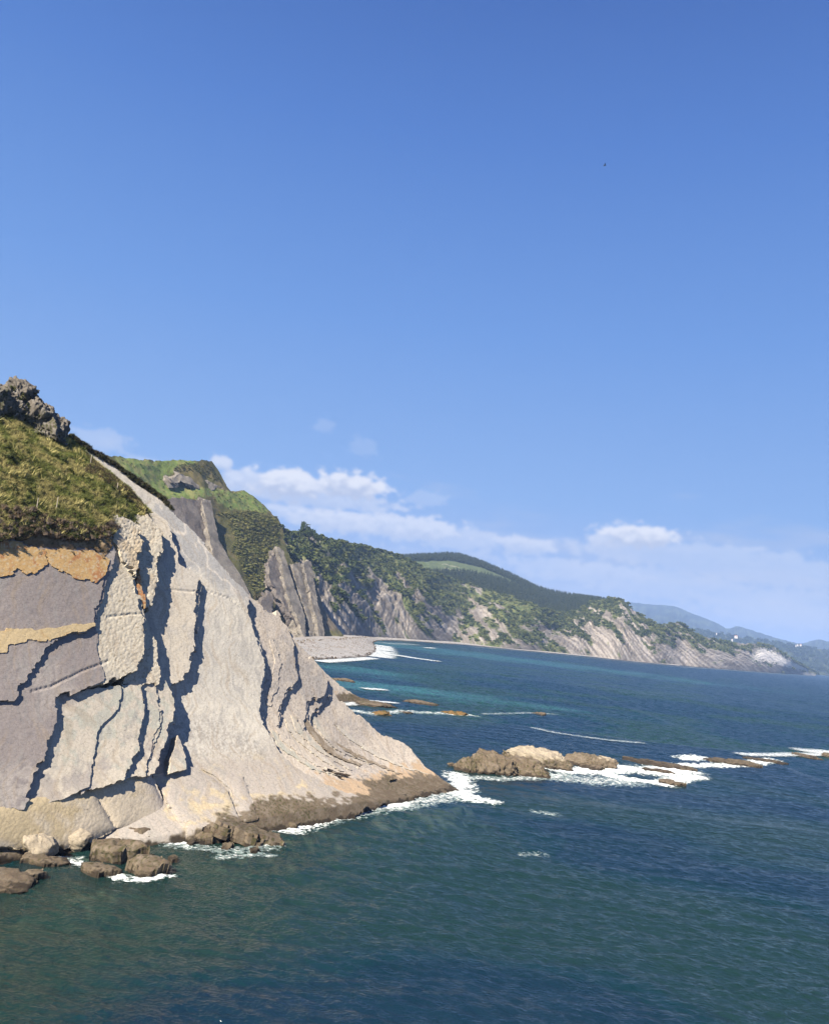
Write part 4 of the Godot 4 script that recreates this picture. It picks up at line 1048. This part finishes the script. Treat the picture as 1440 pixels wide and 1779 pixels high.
	tag(far_hill, "hazy green hill beyond the far point", "", "", "structure")
	var fl := loft(back_hill_line, 200, 60, far_shape, far_tint, 500.0, 0.4)
	put("hillside", fl.mesh, M.far_rock, far_hill)
	var copse := []
	for i in 2500:
		var s := rng.randf()
		var t := rng.randf_range(0.05, 1.0)
		if strata.get_noise_2d(s * 30.0, t * 5.0) > 0.1:
			continue
		copse.append([sprout(loft_spot(fl, s, t) - Vector3(0, 1, 0), rng.randf_range(10.0, 22.0), 0.8, 0.05), Color(0.027, 0.041, 0.017)])
	scatter("woodland", self, bush_mesh(40, 29, 1.0, 0.2), copse, "woodland on the hazy hill", "woodland")
	var mount_shape := func(s: float, t: float, p: Vector3, away: Vector3) -> Vector3:
		p -= away * sin(PI * t) * 420.0 * gully.get_noise_2d(s * 10.0, t * 0.9)
		p.y += sin(PI * t) * 50.0 * strata.get_noise_2d(s * 12.0, t * 2.0) + 7.0 * strata.get_noise_2d(s * 90.0, t * 9.0) * t
		return p
	var mount := node("mountains")
	tag(mount, "blue hazy mountains on the horizon", "", "", "structure")
	put("mountainside", loft(mountain_line, 240, 50, mount_shape, far_tint, 1500.0, 0.4).mesh, M.far_rock, mount)

func build_beach() -> void:
	var grain := noise(71, 0.05, 4)
	var shape := func(_s: float, t: float, p: Vector3, _away: Vector3) -> Vector3:
		p.y += 0.8 * sin(PI * t) + 0.35 * grain.get_noise_2d(p.x * 0.6, p.z * 0.6) * t
		return p
	var tint := func(_s: float, t: float, p: Vector3) -> Color:
		var n := grain.get_noise_2d(p.x, p.z)
		var c := Color(0.32, 0.31, 0.295).lerp(Color(0.41, 0.395, 0.375), smoothstep(-0.2, 0.4, n))
		c = c.lerp(Color(0.27, 0.24, 0.21), smoothstep(0.2, 0.45, n + (t - 0.5) * 0.3))
		return c.lerp(Color(0.094, 0.082, 0.070), smoothstep(0.75, 0.35, p.y + 0.5 * n) * smoothstep(0.3, 0.12, t))
	var beach := put("beach", loft(beach_line, 320, 40, shape, tint, 30.0, 0.0).mesh, M.pebble)
	tag(beach, "grey pebble beach in the bay", "", "", "structure")
	var stone_shape := rock_mesh(1.6, 0.7, 1.6, 777, 0.4, "bone", 0.0, Vector3(500, 50, 0), Basis.IDENTITY)
	var stones := []
	for i in 2600:
		var s := pow(rng.randf(), 1.4)
		var t := rng.randf_range(0.03, 1.0)
		var ends := loft_points(beach_line, s)
		var p: Vector3 = ends[0].lerp(ends[1], t)
		p.y = lerpf(ends[0].y, ends[1].y, t) + 0.8 * sin(PI * t)
		var size := rng.randf_range(0.12, 0.45) + (0.9 * pow(rng.randf(), 3.0) if t > 0.85 or t < 0.12 else 0.0)
		var grey := Color(0.75, 0.73, 0.72).lerp(Color(0.35, 0.33, 0.32), rng.randf()) if t > 0.14 else Color(0.3, 0.27, 0.24)
		stones.append([sprout(p, size, 1.0, 0.3), grey])
	scatter("beach_shingle", self, stone_shape, stones, "loose grey boulders strewn over the beach", "stones")
	get_node("beach_shingle").material_override = M.pebble

# ---------------------------------------------------------------- the sea
var swell := FastNoiseLite.new()
var chop := FastNoiseLite.new()

func wave(x: float, z: float) -> float:
	return 0.22 * swell.get_noise_2d(x * 0.55 + z * 0.12, z * 1.25) + 0.19 * chop.get_noise_2d(x * 0.7, z * 1.5 + x * 0.1)

func sea_sheet(x0: float, x1: float, z0: float, z1: float, step: float, calm: float, across := 1.0) -> ArrayMesh:
	var nx := int(round((x1 - x0) / step))
	var nz := int(round((z1 - z0) / (step * across)))
	var at := PackedVector3Array()
	var col := PackedColorArray()
	var idx := PackedInt32Array()
	at.resize((nx + 1) * (nz + 1))
	col.resize(at.size())
	var deep := Color(0.0055, 0.021, 0.036)
	var green := Color(0.0095, 0.031, 0.0265)
	var milky := Color(0.025, 0.085, 0.095)
	var tone := noise(83, 0.012, 3)
	for j in nz + 1:
		for i in nx + 1:
			var x := lerpf(x0, x1, float(i) / nx)
			var z := lerpf(z0, z1, float(j) / nz)
			var rim := minf(minf(x - x0, x1 - x), minf(z - z0, z1 - z))
			at[j * (nx + 1) + i] = Vector3(x, (wave(x, z) if step < 2.0 else wave(x * 1.2 / step, z * 1.2 / step)) * calm * clampf(rim / 2.0, 0.0, 1.0), z)
			var c := deep.lerp(green, smoothstep(-0.25, 0.3, tone.get_noise_2d(x, z * 1.4) + 0.12 - (x + 30.0) * 0.0012))
			for k in range(0, shoals.size(), 4):
				var e := Vector2((x - shoals[k]) / shoals[k + 2], (z - shoals[k + 1]) / shoals[k + 3]).length()
				c = c.lerp(milky, 0.65 * smoothstep(1.15, 0.35, e + 0.7 * tone.get_noise_2d(x * 1.5, z * 3.0)))
			col[j * (nx + 1) + i] = c
	for j in nz:
		for i in nx:
			var k := j * (nx + 1) + i
			idx.append_array(PackedInt32Array([k, k + 1, k + nx + 2, k, k + nx + 2, k + nx + 1]))
	return grid_mesh(at, col, idx)

func grid_mesh(at: PackedVector3Array, col: PackedColorArray, idx: PackedInt32Array) -> ArrayMesh:
	var a := []
	a.resize(Mesh.ARRAY_MAX)
	a[Mesh.ARRAY_VERTEX] = at
	a[Mesh.ARRAY_COLOR] = col
	a[Mesh.ARRAY_INDEX] = idx
	var m := ArrayMesh.new()
	m.add_surface_from_arrays(Mesh.PRIMITIVE_TRIANGLES, a)
	var st := SurfaceTool.new()
	st.create_from(m, 0)
	st.generate_normals()
	return st.commit()

func build_sea() -> void:
	swell = noise(81, 0.16, 2)
	chop = noise(82, 0.62, 3)
	var m := StandardMaterial3D.new()
	m.resource_name = "sea water"
	m.vertex_color_use_as_albedo = true
	m.albedo_color = Color(1, 1, 1, 0.68)
	m.transparency = BaseMaterial3D.TRANSPARENCY_ALPHA
	m.roughness = 0.16
	m.metallic_specular = 0.4
	m.uv1_triplanar = true
	m.uv1_world_triplanar = true
	m.uv1_scale = Vector3(1.0 / 14.0, 1.0 / 14.0, 1.0 / 9.0)
	var ripple := noise(84, 0.022, 5)
	var im := ripple.get_seamless_image(1024, 1024, false, false, 0.15)
	im.convert(Image.FORMAT_RGBA8)
	M.ripple_height = ImageTexture.create_from_image(im)
	m.heightmap_enabled = true
	m.heightmap_texture = M.ripple_height
	m.heightmap_scale = 14.0
	M.water = m
	# beyond a few hundred metres the ripples are smaller than a pixel: a rougher sheet
	var mf: StandardMaterial3D = m.duplicate()
	mf.resource_name = "distant sea water"
	mf.transparency = BaseMaterial3D.TRANSPARENCY_DISABLED
	mf.albedo_color = Color.WHITE
	mf.roughness = 0.34
	mf.uv1_scale = Vector3.ONE / 90.0
	mf.heightmap_scale = 160.0
	var sea := node("sea")
	tag(sea, "blue green sea with small waves", "", "", "structure")
	put("near_water", sea_sheet(-60, 75, -135, -40, 0.5, 1.0, 0.5), m, sea)
	put("middle_water", sea_sheet(-60, 100, -235, -135, 0.7, 1.0, 0.6), m, sea)
	put("foot_water", sea_sheet(-60, 75, -40, -20, 1.0, 1.0), m, sea)
	put("bay_water", sea_sheet(-60, 100, -475, -235, 1.2, 1.3, 0.7), mf, sea)
	put("right_water", sea_sheet(75, 100, -135, -20, 0.7, 1.0, 0.6), m, sea)
	put("outer_water", sea_sheet(100, 240, -475, -20, 1.2, 1.2, 0.7), mf, sea)
	put("open_water", sea_sheet(-120, 1100, -2475, -475, 5.0, 2.4, 0.6), mf, sea)
	put("outer_bay_water", sea_sheet(1100, 2600, -4475, -1500, 14.0, 3.5, 0.6), mf, sea)
	put("inner_strip_water", sea_sheet(1100, 1700, -1500, -475, 8.0, 3.0, 0.6), mf, sea)
	put("point_water", sea_sheet(-120, 1100, -4475, -2475, 20.0, 3.5), mf, sea)
	put("west_water", sea_sheet(-2000, -120, -4475, -475, 60.0, 0.0), mf, sea)
	put("side_water", sea_sheet(240, 1700, -475, -20, 5.0, 2.0, 0.6), mf, sea)
	put("left_water", sea_sheet(-300, -60, -475, -20, 10.0, 0.5), mf, sea)
	put("far_water", sea_sheet(-4000, 20000, -22475, -4475, 200.0, 0.0), mf, sea)
	put("offshore_water", sea_sheet(1700, 20000, -1500, 1000, 183.0, 0.0), mf, sea)
	put("distant_water", sea_sheet(2600, 20000, -4475, -1500, 183.0, 0.0), mf, sea)
	# bed of rock and weed below; light lost to water depth is painted in
	var lump := noise(85, 0.11, 4)
	var at := PackedVector3Array()
	var col := PackedColorArray()
	var idx := PackedInt32Array()
	var nx := 200
	var nz := 170
	for j in nz + 1:
		for i in nx + 1:
			var x := lerpf(-60.0, 60.0, float(i) / nx)
			var z := lerpf(-125.0, -35.0, float(j) / nz)
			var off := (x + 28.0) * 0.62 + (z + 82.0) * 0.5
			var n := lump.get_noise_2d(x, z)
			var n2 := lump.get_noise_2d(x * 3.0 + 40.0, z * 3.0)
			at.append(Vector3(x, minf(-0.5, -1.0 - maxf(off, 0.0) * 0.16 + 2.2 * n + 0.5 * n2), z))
			col.append(Color(0.03, 0.055, 0.03).lerp(Color(0.25, 0.31, 0.2), smoothstep(0.06, 0.16, 0.6 * n + 0.7 * n2)).lerp(Color(0.012, 0.027, 0.024), smoothstep(9.0, 10.5, off + 14.0 * n2 + 8.0 * n)))  # green cast and offshore darkening paint in the light that water absorbs
	for j in nz:
		for i in nx:
			var k := j * (nx + 1) + i
			idx.append_array(PackedInt32Array([k, k + 1, k + nx + 2, k, k + nx + 2, k + nx + 1]))
	tag(put("seabed", grid_mesh(at, col, idx), M.rock), "weedy rocks under the shallow water, painted darker offshore for its depth", "", "", "structure")
	var deep := PlaneMesh.new()
	deep.size = Vector2(40000, 40000)
	var dm := StandardMaterial3D.new()
	dm.resource_name = "deep bed"
	dm.albedo_color = Color(0.07, 0.13, 0.15)
	dm.roughness = 1.0
	var floor_ := put("seabed_deep", deep, dm)
	floor_.position = Vector3(0, -14, 0)
	tag(floor_, "dark bed far below the open water", "", "", "structure")

# ---------------------------------------------------------------- rocks
func rock_mesh(w: float, h: float, d: float, seed_: int, cut: float, tint: String, pale: float, centre: Vector3, turn: Basis, crag := 0.0) -> ArrayMesh:
	var r := RandomNumberGenerator.new()
	r.seed = seed_
	var planes := []
	for i in 13:
		var n := Vector3(r.randfn(0, 1), r.randfn(0.15, 0.8), r.randfn(0, 1)).normalized()
		planes.append([n, r.randf_range(cut, 0.95)])
	var n1 := noise(seed_ * 3 + 1, 0.9, 4)
	var rows := 44 if crag == 0.0 else 80
	var cols := 72 if crag == 0.0 else 130
	var at := PackedVector3Array()
	var col := PackedColorArray()
	var idx := PackedInt32Array()
	for j in rows + 1:
		for i in cols + 1:
			var th := PI * j / rows
			var ph := TAU * (i % cols) / cols
			var dir := Vector3(cos(th), sin(th) * sin(ph), sin(th) * cos(ph))
			var rad := 1.0
			for p in planes:
				var c: float = dir.dot(p[0])
				if c > 0.05:
					rad = minf(rad, p[1] / c)
			rad *= 1.0 + 0.05 * n1.get_noise_3dv(dir * 1.3) + 0.06 * n1.get_noise_3dv(dir * 4.0) + 0.05 * absf(n1.get_noise_3dv(dir * Vector3(3, 14, 3)))
			if crag > 0.0:
				rad *= 1.0 + crag * (0.22 * ridge.get_noise_3d(dir.x * 6.0 + seed_, dir.y * 3.0 + dir.x * 4.0, dir.z * 4.0) + 0.1 * ridge.get_noise_3d(dir.x * 16.0, dir.y * 9.0 + dir.x * 9.0, dir.z * 10.0 + seed_))
			var v := dir * rad
			v = turn * Vector3(v.x * w * 0.56, v.y * (h if v.y > 0.0 else 1.6), v.z * d * 0.56)
			var q := v + centre
			v += Vector3(fine.get_noise_3dv(q), fine.get_noise_3dv(q + Vector3(40, 0, 0)), fine.get_noise_3dv(q + Vector3(0, 40, 0))) * minf(0.22, 0.06 * w)
			at.append(v)
			var b := broad.get_noise_3dv(q)
			var f2 := fine.get_noise_3dv(q * 0.6)
			var f3 := fine.get_noise_3dv(q * 2.3)
			var c := Color(0.3, 0.262, 0.2).lerp(Color(0.23, 0.2, 0.158), smoothstep(-0.1, 0.4, f2))
			if tint not in ["bone", "crag"]:
				c = tidal(c, q, pale, b, f2, f3)
			if tint == "crag":
				c = stone("dark", q, 0.0, 0.0).lerp(Color(0.16, 0.15, 0.135), smoothstep(0.15, 0.4, f2))
			if tint == "rust":
				c = Color(0.148, 0.092, 0.037).lerp(Color(0.074, 0.059, 0.030), smoothstep(-0.1, 0.3, f2))
			col.append(c)
	for j in rows:
		for i in cols:
			var k := j * (cols + 1) + i
			idx.append_array(PackedInt32Array([k, k + 1, k + cols + 2, k, k + cols + 2, k + cols + 1]))
	return grid_mesh(at, col, idx)

func block_mesh(w: float, h: float, d: float, seed_: int, centre: Vector3, yaw: float) -> ArrayMesh:
	# a broken piece of a bed: an irregular plate with a tilted, nearly flat top and layered sides
	var r := RandomNumberGenerator.new()
	r.seed = seed_
	var outline := PackedVector2Array()
	var corners := r.randi_range(5, 7)
	for k in corners:
		var an := TAU * (k + r.randf_range(-0.3, 0.3)) / corners
		outline.append(Vector2(cos(an) * w * 0.55, sin(an) * d * 0.6) * r.randf_range(0.85, 1.1))
	var turn := Basis(Vector3.UP, yaw + r.randf_range(-0.3, 0.3)) * Basis(Vector3.BACK, r.randf_range(-0.16, 0.16) * (0.2 if w > 7.0 else 1.0)) * Basis(Vector3.RIGHT, r.randf_range(0.04, 0.3) * (0.25 if w > 7.0 else 1.0))
	var f := {"o": Vector3.ZERO, "e1": turn.x, "e2": -turn.z, "n": turn.y, "flare": 0.0, "reach": 1.0, "bulge": 0.0}
	var top := func(a: float, b: float) -> float:
		return h * (0.78 if w < 7.0 else 0.5) + 0.16 * h * tooth.get_noise_2d(a * 0.55 + seed_, b * 0.55) + 0.08 * fine.get_noise_2d(a * 0.6 + seed_ * 7.0, b * 0.6) - 0.25 * h * exp(-border_distance(Vector2(a, b), outline) / 0.14)
	var tint := func(p: Vector3, _a: float, _b: float) -> Color:
		var q := p + centre
		return tidal(Color(0.28, 0.245, 0.19), q, 2.6 if seed_ == 5 else 9.0, broad.get_noise_3dv(q), fine.get_noise_3dv(q * 0.6), fine.get_noise_3dv(q * 2.3))
	return bed_mesh(f, outline, top, -1.6, tint, 0.13 if w < 5.0 else 0.2, 0.1)

func build_rocks() -> void:
	var count := {}
	var groups := {"shore_boulder": "boulders at the foot of the cliff", "islet_rock": "rocks of the islet off the toe", "reef_rock": "low reef rocks right of the islet", "bay_rock": "rocks awash in the bay", "beach_stone": "small stones among the boulders"}
	for r in rock_list:
		var turn := Basis(Vector3.UP, deg_to_rad(r[6])) * Basis(Vector3.BACK, deg_to_rad(r[7]))
		if r[9] == "brown" and r[0] in ["shore_boulder", "reef_rock", "beach_stone"]:
			var bl := put(numbered(r[0], count), block_mesh(r[3], r[4], r[5], r[8], r[2], deg_to_rad(r[6])), M.rock)
			bl.position = r[2]
			tag(bl, r[1], "rock", groups[r[0]])
			continue
		var o := put(numbered(r[0], count), rock_mesh(r[3] * (1.08 if r[0] == "islet_rock" else 1.0), r[4], r[5], r[8], r[10], r[9], r[11], r[2], turn, 0.55 if r[0] == "islet_rock" else 0.4 if r[0] == "reef_rock" else 0.0), M.rock)
		o.position = r[2]
		tag(o, r[1], "rock", groups[r[0]])
	# the tilted slab of several layers, one layer a part
	var slab := node("layered_slab", layered_at)
	tag(slab, "tilted brown slab of several layers lying in the shallows", "rock", "boulders at the foot of the cliff")
	slab.rotation_degrees = Vector3(4, 14, -13)
	for k in 4:
		var st := SurfaceTool.new()
		st.begin(Mesh.PRIMITIVE_TRIANGLES)
		var f := {"o": Vector3(0, 0.15 + 0.34 * k, 0), "e1": Vector3.RIGHT, "e2": Vector3.FORWARD, "n": Vector3.UP, "flare": 0.0, "reach": 1.0, "bulge": 0.0}
		var x := 4.6 - 0.35 * k
		var outline := PackedVector2Array([Vector2(-x, -0.9 + 0.2 * k), Vector2(-x * 0.4, -1.5), Vector2(x * 0.5, -1.7 + 0.1 * k), Vector2(x, -1.1), Vector2(x * 0.95, 0.9), Vector2(x * 0.3, 1.7 - 0.2 * k), Vector2(-x * 0.6, 1.5)])
		var tint := func(p: Vector3, _a: float, _b: float) -> Color:
			return tidal(Color(0.3, 0.25, 0.18), p, 9.0, broad.get_noise_3dv(p), fine.get_noise_3dv(p * 0.6), fine.get_noise_3dv(p * 2.3 + Vector3(k * 9, 0, 0)))
		var top := func(a: float, b: float) -> float: return 0.3 + 0.12 * fine.get_noise_2d(a * 0.5 + k * 20.0, b * 0.5)
		put("rock_layer", bed_mesh(f, outline, top, -0.06, tint, 0.2, 0.16, false), M.rock, slab)

# ---------------------------------------------------------------- foam
func build_foam() -> void:
	var lace := noise(91, 0.55, 4)
	var strand := noise(92, 0.5, 3)
	strand.fractal_type = FastNoiseLite.FRACTAL_RIDGED
	var foam := node("sea_foam")
	tag(foam, "white foam of breaking waves", "foam", "", "stuff")
	for s in foam_strokes:
		var line := pairs(s[2])
		var wide: float = s[0]
		var dens: float = s[1]
		var reach := line[0].length()
		var cell := clampf(reach * 0.0009, 0.08, 1.6)
		var size := cell / 0.1
		var lo := line[0]
		var hi := line[0]
		for v in line:
			lo = lo.min(v)
			hi = hi.max(v)
		lo -= Vector2.ONE * wide
		hi += Vector2.ONE * wide
		var layers := []
		var used := [false, false, false]
		for k in 3:
			var t := SurfaceTool.new()
			t.begin(Mesh.PRIMITIVE_TRIANGLES)
			layers.append(t)
		for i in int((hi.x - lo.x) / cell):
			for j in int((hi.y - lo.y) / cell):
				var v := lo + Vector2(i, j) * cell
				var e := border_line(v, line) / wide
				if e > 1.0:
					continue
				var q2 := Vector2(v.x + 0.25 * v.y, v.y) / size
				var n := 0.38 * strand.get_noise_2d(q2.x * 1.2, q2.y * 3.2) + 0.55 * lace.get_noise_2d(q2.x * 2.0, q2.y * 5.0)
				var over := dens * (1.0 - e * e) * 1.02 - 0.7 + n
				if over < -0.24:
					continue
				var level := 0 if over > 0.1 else 1 if over > -0.08 else 2
				if dens < 0.7:
					level = mini(level + 1, 2)
				var st: SurfaceTool = layers[level]
				used[level] = true
				var y := 0.05 + 0.1 * size * maxf(0.0, n) * 0.4
				var corners := []
				for c in [Vector2(0, 0), Vector2(cell, 0), Vector2(cell, cell), Vector2(0, cell)]:
					var q: Vector2 = v + c
					corners.append(Vector3(q.x, (wave(q.x, q.y) if reach < 230.0 else 0.25) + y, q.y))
				for c in [0, 1, 2, 0, 2, 3]:
					st.add_vertex(corners[c])
		for k in 3:
			if used[k]:
				layers[k].generate_normals()
				put(["foam_patch", "foam_film", "foam_haze"][k], layers[k].commit(), [M.foam, M.foam_thin, M.foam_faint][k], foam)

func border_line(v: Vector2, line: PackedVector2Array) -> float:
	var best := 1e9
	for i in line.size() - 1:
		best = minf(best, v.distance_squared_to(Geometry2D.get_closest_point_to_segment(v, line[i], line[i + 1])))
	return sqrt(best)

# ---------------------------------------------------------------- small things
func post_mesh(tall: float) -> ArrayMesh:
	var st := SurfaceTool.new()
	st.begin(Mesh.PRIMITIVE_TRIANGLES)
	var c := CylinderMesh.new()
	c.top_radius = 0.045
	c.bottom_radius = 0.06
	c.height = tall
	c.radial_segments = 8
	st.append_from(c, 0, Transform3D(Basis(Vector3.RIGHT, 0.04), Vector3(0, tall * 0.5 - 0.2, 0)))
	return st.commit()

func build_small_things() -> void:
	var spots := pairs(post_spots)
	var labels := ["leftmost weathered fence post above the overhanging turf", "weathered fence post second from the left above the overhang", "thin fence post beside the pale rock strip", "fence post under the craggy outcrop", "fence post just right of the one under the outcrop", "fence post in the brown heather near the ridge edge"]
	var count := {}
	for i in spots.size():
		var v := spots[i]
		var o := put(numbered("fence_post", count), post_mesh(1.5), M.wood)
		o.position = on_bed(near_bed, v.x, v.y, turf_height(v.x, v.y))
		tag(o, labels[i], "fence post", "fence posts on the grass slope")
	var tree_labels := ["leftmost of the skyline trees above the second headland", "tallest of the skyline trees above the second headland", "third skyline tree from the left above the second headland", "fourth skyline tree from the left above the second headland", "fifth skyline tree from the left above the second headland", "rightmost of the skyline trees above the second headland"]
	for i in tree_spots.size():
		var t := node(numbered("skyline_tree", count), tree_spots[i][0])
		var tall: float = tree_spots[i][1]
		tag(t, tree_labels[i], "tree", "trees on the skyline")
		var trunk := CylinderMesh.new()
		trunk.top_radius = 0.15
		trunk.bottom_radius = 0.35
		trunk.height = tall * 0.6
		trunk.radial_segments = 8
		var tr := put("trunk", trunk, M.wood, t)
		tr.position.y = tall * 0.25
		var crown := put("crown", crown_mesh(300 + i), M.leaf, t)
		crown.scale = Vector3(tall * 0.42, tall * 0.62, tall * 0.42)
		crown.position.y = tall * 0.2
	var house_labels := ["long white farmhouse on the hazy hillside beyond the point", "small white house just below the long farmhouse", "small white house left of the long farmhouse", "middle white house of the far right cluster", "largest white house of the far right cluster", "leftmost white house of the far right cluster"]
	for i in house_spots.size():
		house(house_spots[i][0], house_spots[i][1], house_labels[i], numbered("farmhouse", count))
	bird("flying_bird", bird_at, "tiny dark bird flying high in the blue sky", 1.0)

func crown_mesh(seed_: int) -> ArrayMesh:
	var r := RandomNumberGenerator.new()
	r.seed = seed_
	var st := SurfaceTool.new()
	st.begin(Mesh.PRIMITIVE_TRIANGLES)
	var base := bush_mesh(420, seed_, 1.25, 0.1)
	var a := base.surface_get_arrays(0)
	var v: PackedVector3Array = a[Mesh.ARRAY_VERTEX]
	var n: PackedVector3Array = a[Mesh.ARRAY_NORMAL]
	var c: PackedColorArray = a[Mesh.ARRAY_COLOR]
	for i in v.size():
		st.set_color(Color(0.035, 0.05, 0.022) * c[i])
		st.set_normal(n[i])
		st.add_vertex(v[i])
	return st.commit()

func plain(called: String, c: Color) -> StandardMaterial3D:
	if not M.has(called):
		var m := StandardMaterial3D.new()
		m.resource_name = called
		m.albedo_color = c
		m.roughness = 0.9
		M[called] = m
	return M[called]

func house(at: Vector3, size: float, label: String, called: String) -> void:
	var wide := size * 0.4
	var o := node(called, at)
	o.rotation.y = 0.3
	tag(o, label, "house", "white houses on the far hills")
	var deep := wide * 0.5
	var tall := wide * 0.34 + 2.0
	var wall := BoxMesh.new()
	wall.size = Vector3(wide, tall + 6.0, deep)
	put("wall", wall, plain("white render", Color(0.7, 0.69, 0.67)), o).position.y = tall * 0.5 - 3.0
	var roof := PrismMesh.new()
	roof.size = Vector3(deep * 1.1, wide * 0.14, wide * 1.06)
	var ro := put("roof", roof, plain("clay tile", Color(0.6, 0.38, 0.3)), o)
	ro.position.y = tall + wide * 0.07
	ro.rotation.y = PI / 2
	for k in 3:
		var win := BoxMesh.new()
		win.size = Vector3(wide * 0.09, tall * 0.3, 0.4)
		put("window", win, plain("dark pane", Color(0.2, 0.22, 0.25)), o).position = Vector3((k - 1) * wide * 0.3, tall * 0.55, deep * 0.5 + 0.1)

func bird(called: String, at: Vector3, label: String, size: float) -> void:
	var o := node(called, at)
	tag(o, label, "bird")
	var body := SurfaceTool.new()
	body.begin(Mesh.PRIMITIVE_TRIANGLES)
	var s := SphereMesh.new()
	s.radius = 0.09
	s.height = 0.18
	s.radial_segments = 12
	s.rings = 8
	body.append_from(s, 0, Transform3D(Basis.from_scale(Vector3(2.4, 1, 1)), Vector3.ZERO))
	body.append_from(s, 0, Transform3D(Basis.from_scale(Vector3(0.6, 0.6, 0.6)), Vector3(0.22, 0.04, 0)))
	var dark := plain("dark feather", Color(0.25, 0.25, 0.27))
	put("body", body.commit(), dark, o)
	for side in [-1.0, 1.0]:
		var w := SurfaceTool.new()
		w.begin(Mesh.PRIMITIVE_TRIANGLES)
		var p := [Vector3(0.1, 0.02, 0), Vector3(0.06, 0.16, 0.3 * side), Vector3(-0.06, 0.14, 0.3 * side), Vector3(-0.1, 0.02, 0), Vector3(-0.12, 0.05, 0.68 * side)]
		for k in [0, 1, 2, 0, 2, 3, 1, 4, 2]:
			w.add_vertex(p[k])
		for k in [0, 2, 1, 0, 3, 2, 1, 2, 4]:
			w.add_vertex(p[k] - Vector3(0, 0.015, 0))
		w.generate_normals()
		put("wing", w.commit(), dark, o)
	o.scale = Vector3.ONE * size

# ---------------------------------------------------------------- sky
func sky_tone(el: float) -> Color:
	var stops := [[0.0, Color(0.39, 0.48, 0.72)], [4.0, Color(0.33, 0.46, 0.76)], [9.0, Color(0.24, 0.42, 0.78)], [20.0, Color(0.148, 0.315, 0.72)], [32.0, Color(0.084, 0.208, 0.59)], [41.0, Color(0.053, 0.14, 0.455)], [90.0, Color(0.035, 0.09, 0.33)]]
	for i in stops.size() - 1:
		if el <= stops[i + 1][0]:
			var t: float = clampf((el - stops[i][0]) / (stops[i + 1][0] - stops[i][0]), 0.0, 1.0)
			return stops[i][1].lerp(stops[i + 1][1], t)
	return stops[-1][1]

func make_sky() -> Sky:
	var w := 3072
	var h := 1536
	var im := Image.create(w, h, false, Image.FORMAT_RGBF)
	var puff := noise(101, 0.95, 6)
	var wisp := noise(102, 0.16, 4)
	for j in h:
		var el := 90.0 - (j + 0.5) * 180.0 / h
		var c := sky_tone(maxf(el, 0.0))
		im.fill_rect(Rect2i(0, j, w, 1), c)
		if el < 0.0 or el > 15.0:
			continue
		for i in w:
			var az := wrapf((i + 0.5) * 360.0 / w, -180.0, 180.0)
			var an := deg_to_rad(az)
			var q := Vector3(sin(an) * 57.3, el * 1.7, -cos(an) * 57.3)
			var n := puff.get_noise_3dv(q)
			var thick := 0.0
			var under := 0.0
			if az > -34.0 and az < 34.0:
				for k in range(0, cloud_list.size(), 5):
					var dx: float = (az - cloud_list[k]) / cloud_list[k + 2]
					if absf(dx) > 2.2:
						continue
					var dy: float = (el - cloud_list[k + 1]) / cloud_list[k + 3]
					if absf(dy) > 2.5:
						continue
					var e := exp(-dx * dx * 0.9 - dy * dy * (1.1 if dy > 0.0 else 0.75))
					var t: float = cloud_list[k + 4] * smoothstep(0.26, 0.6, e + 0.46 * n)
					under = maxf(under, t * smoothstep(0.5, -0.9, dy + n))
					thick = maxf(thick, t)
			else:
				var band := exp(-pow((el - 6.0) / 4.0, 2.0))
				thick = 0.8 * band * smoothstep(0.12, 0.5, wisp.get_noise_3dv(q) + 0.4 * n)
				under = thick * 0.5
			var veil := 0.5 * smoothstep(8.0, 1.5, el + 7.0 * wisp.get_noise_3dv(q * Vector3(0.6, 1.6, 0.6)))
			var v := c.lerp(Color(0.56, 0.6, 0.74), veil)
			v = v.lerp(Color(0.88, 0.88, 0.92).lerp(Color(0.5, 0.55, 0.7), clampf(under, 0.0, 1.0)), clampf(thick, 0.0, 1.0) * 0.92)
			im.set_pixel(i, j, v)
	var m := PanoramaSkyMaterial.new()
	m.panorama = ImageTexture.create_from_image(im)
	m.energy_multiplier = 1.0
	var s := Sky.new()
	s.sky_material = m
	return s
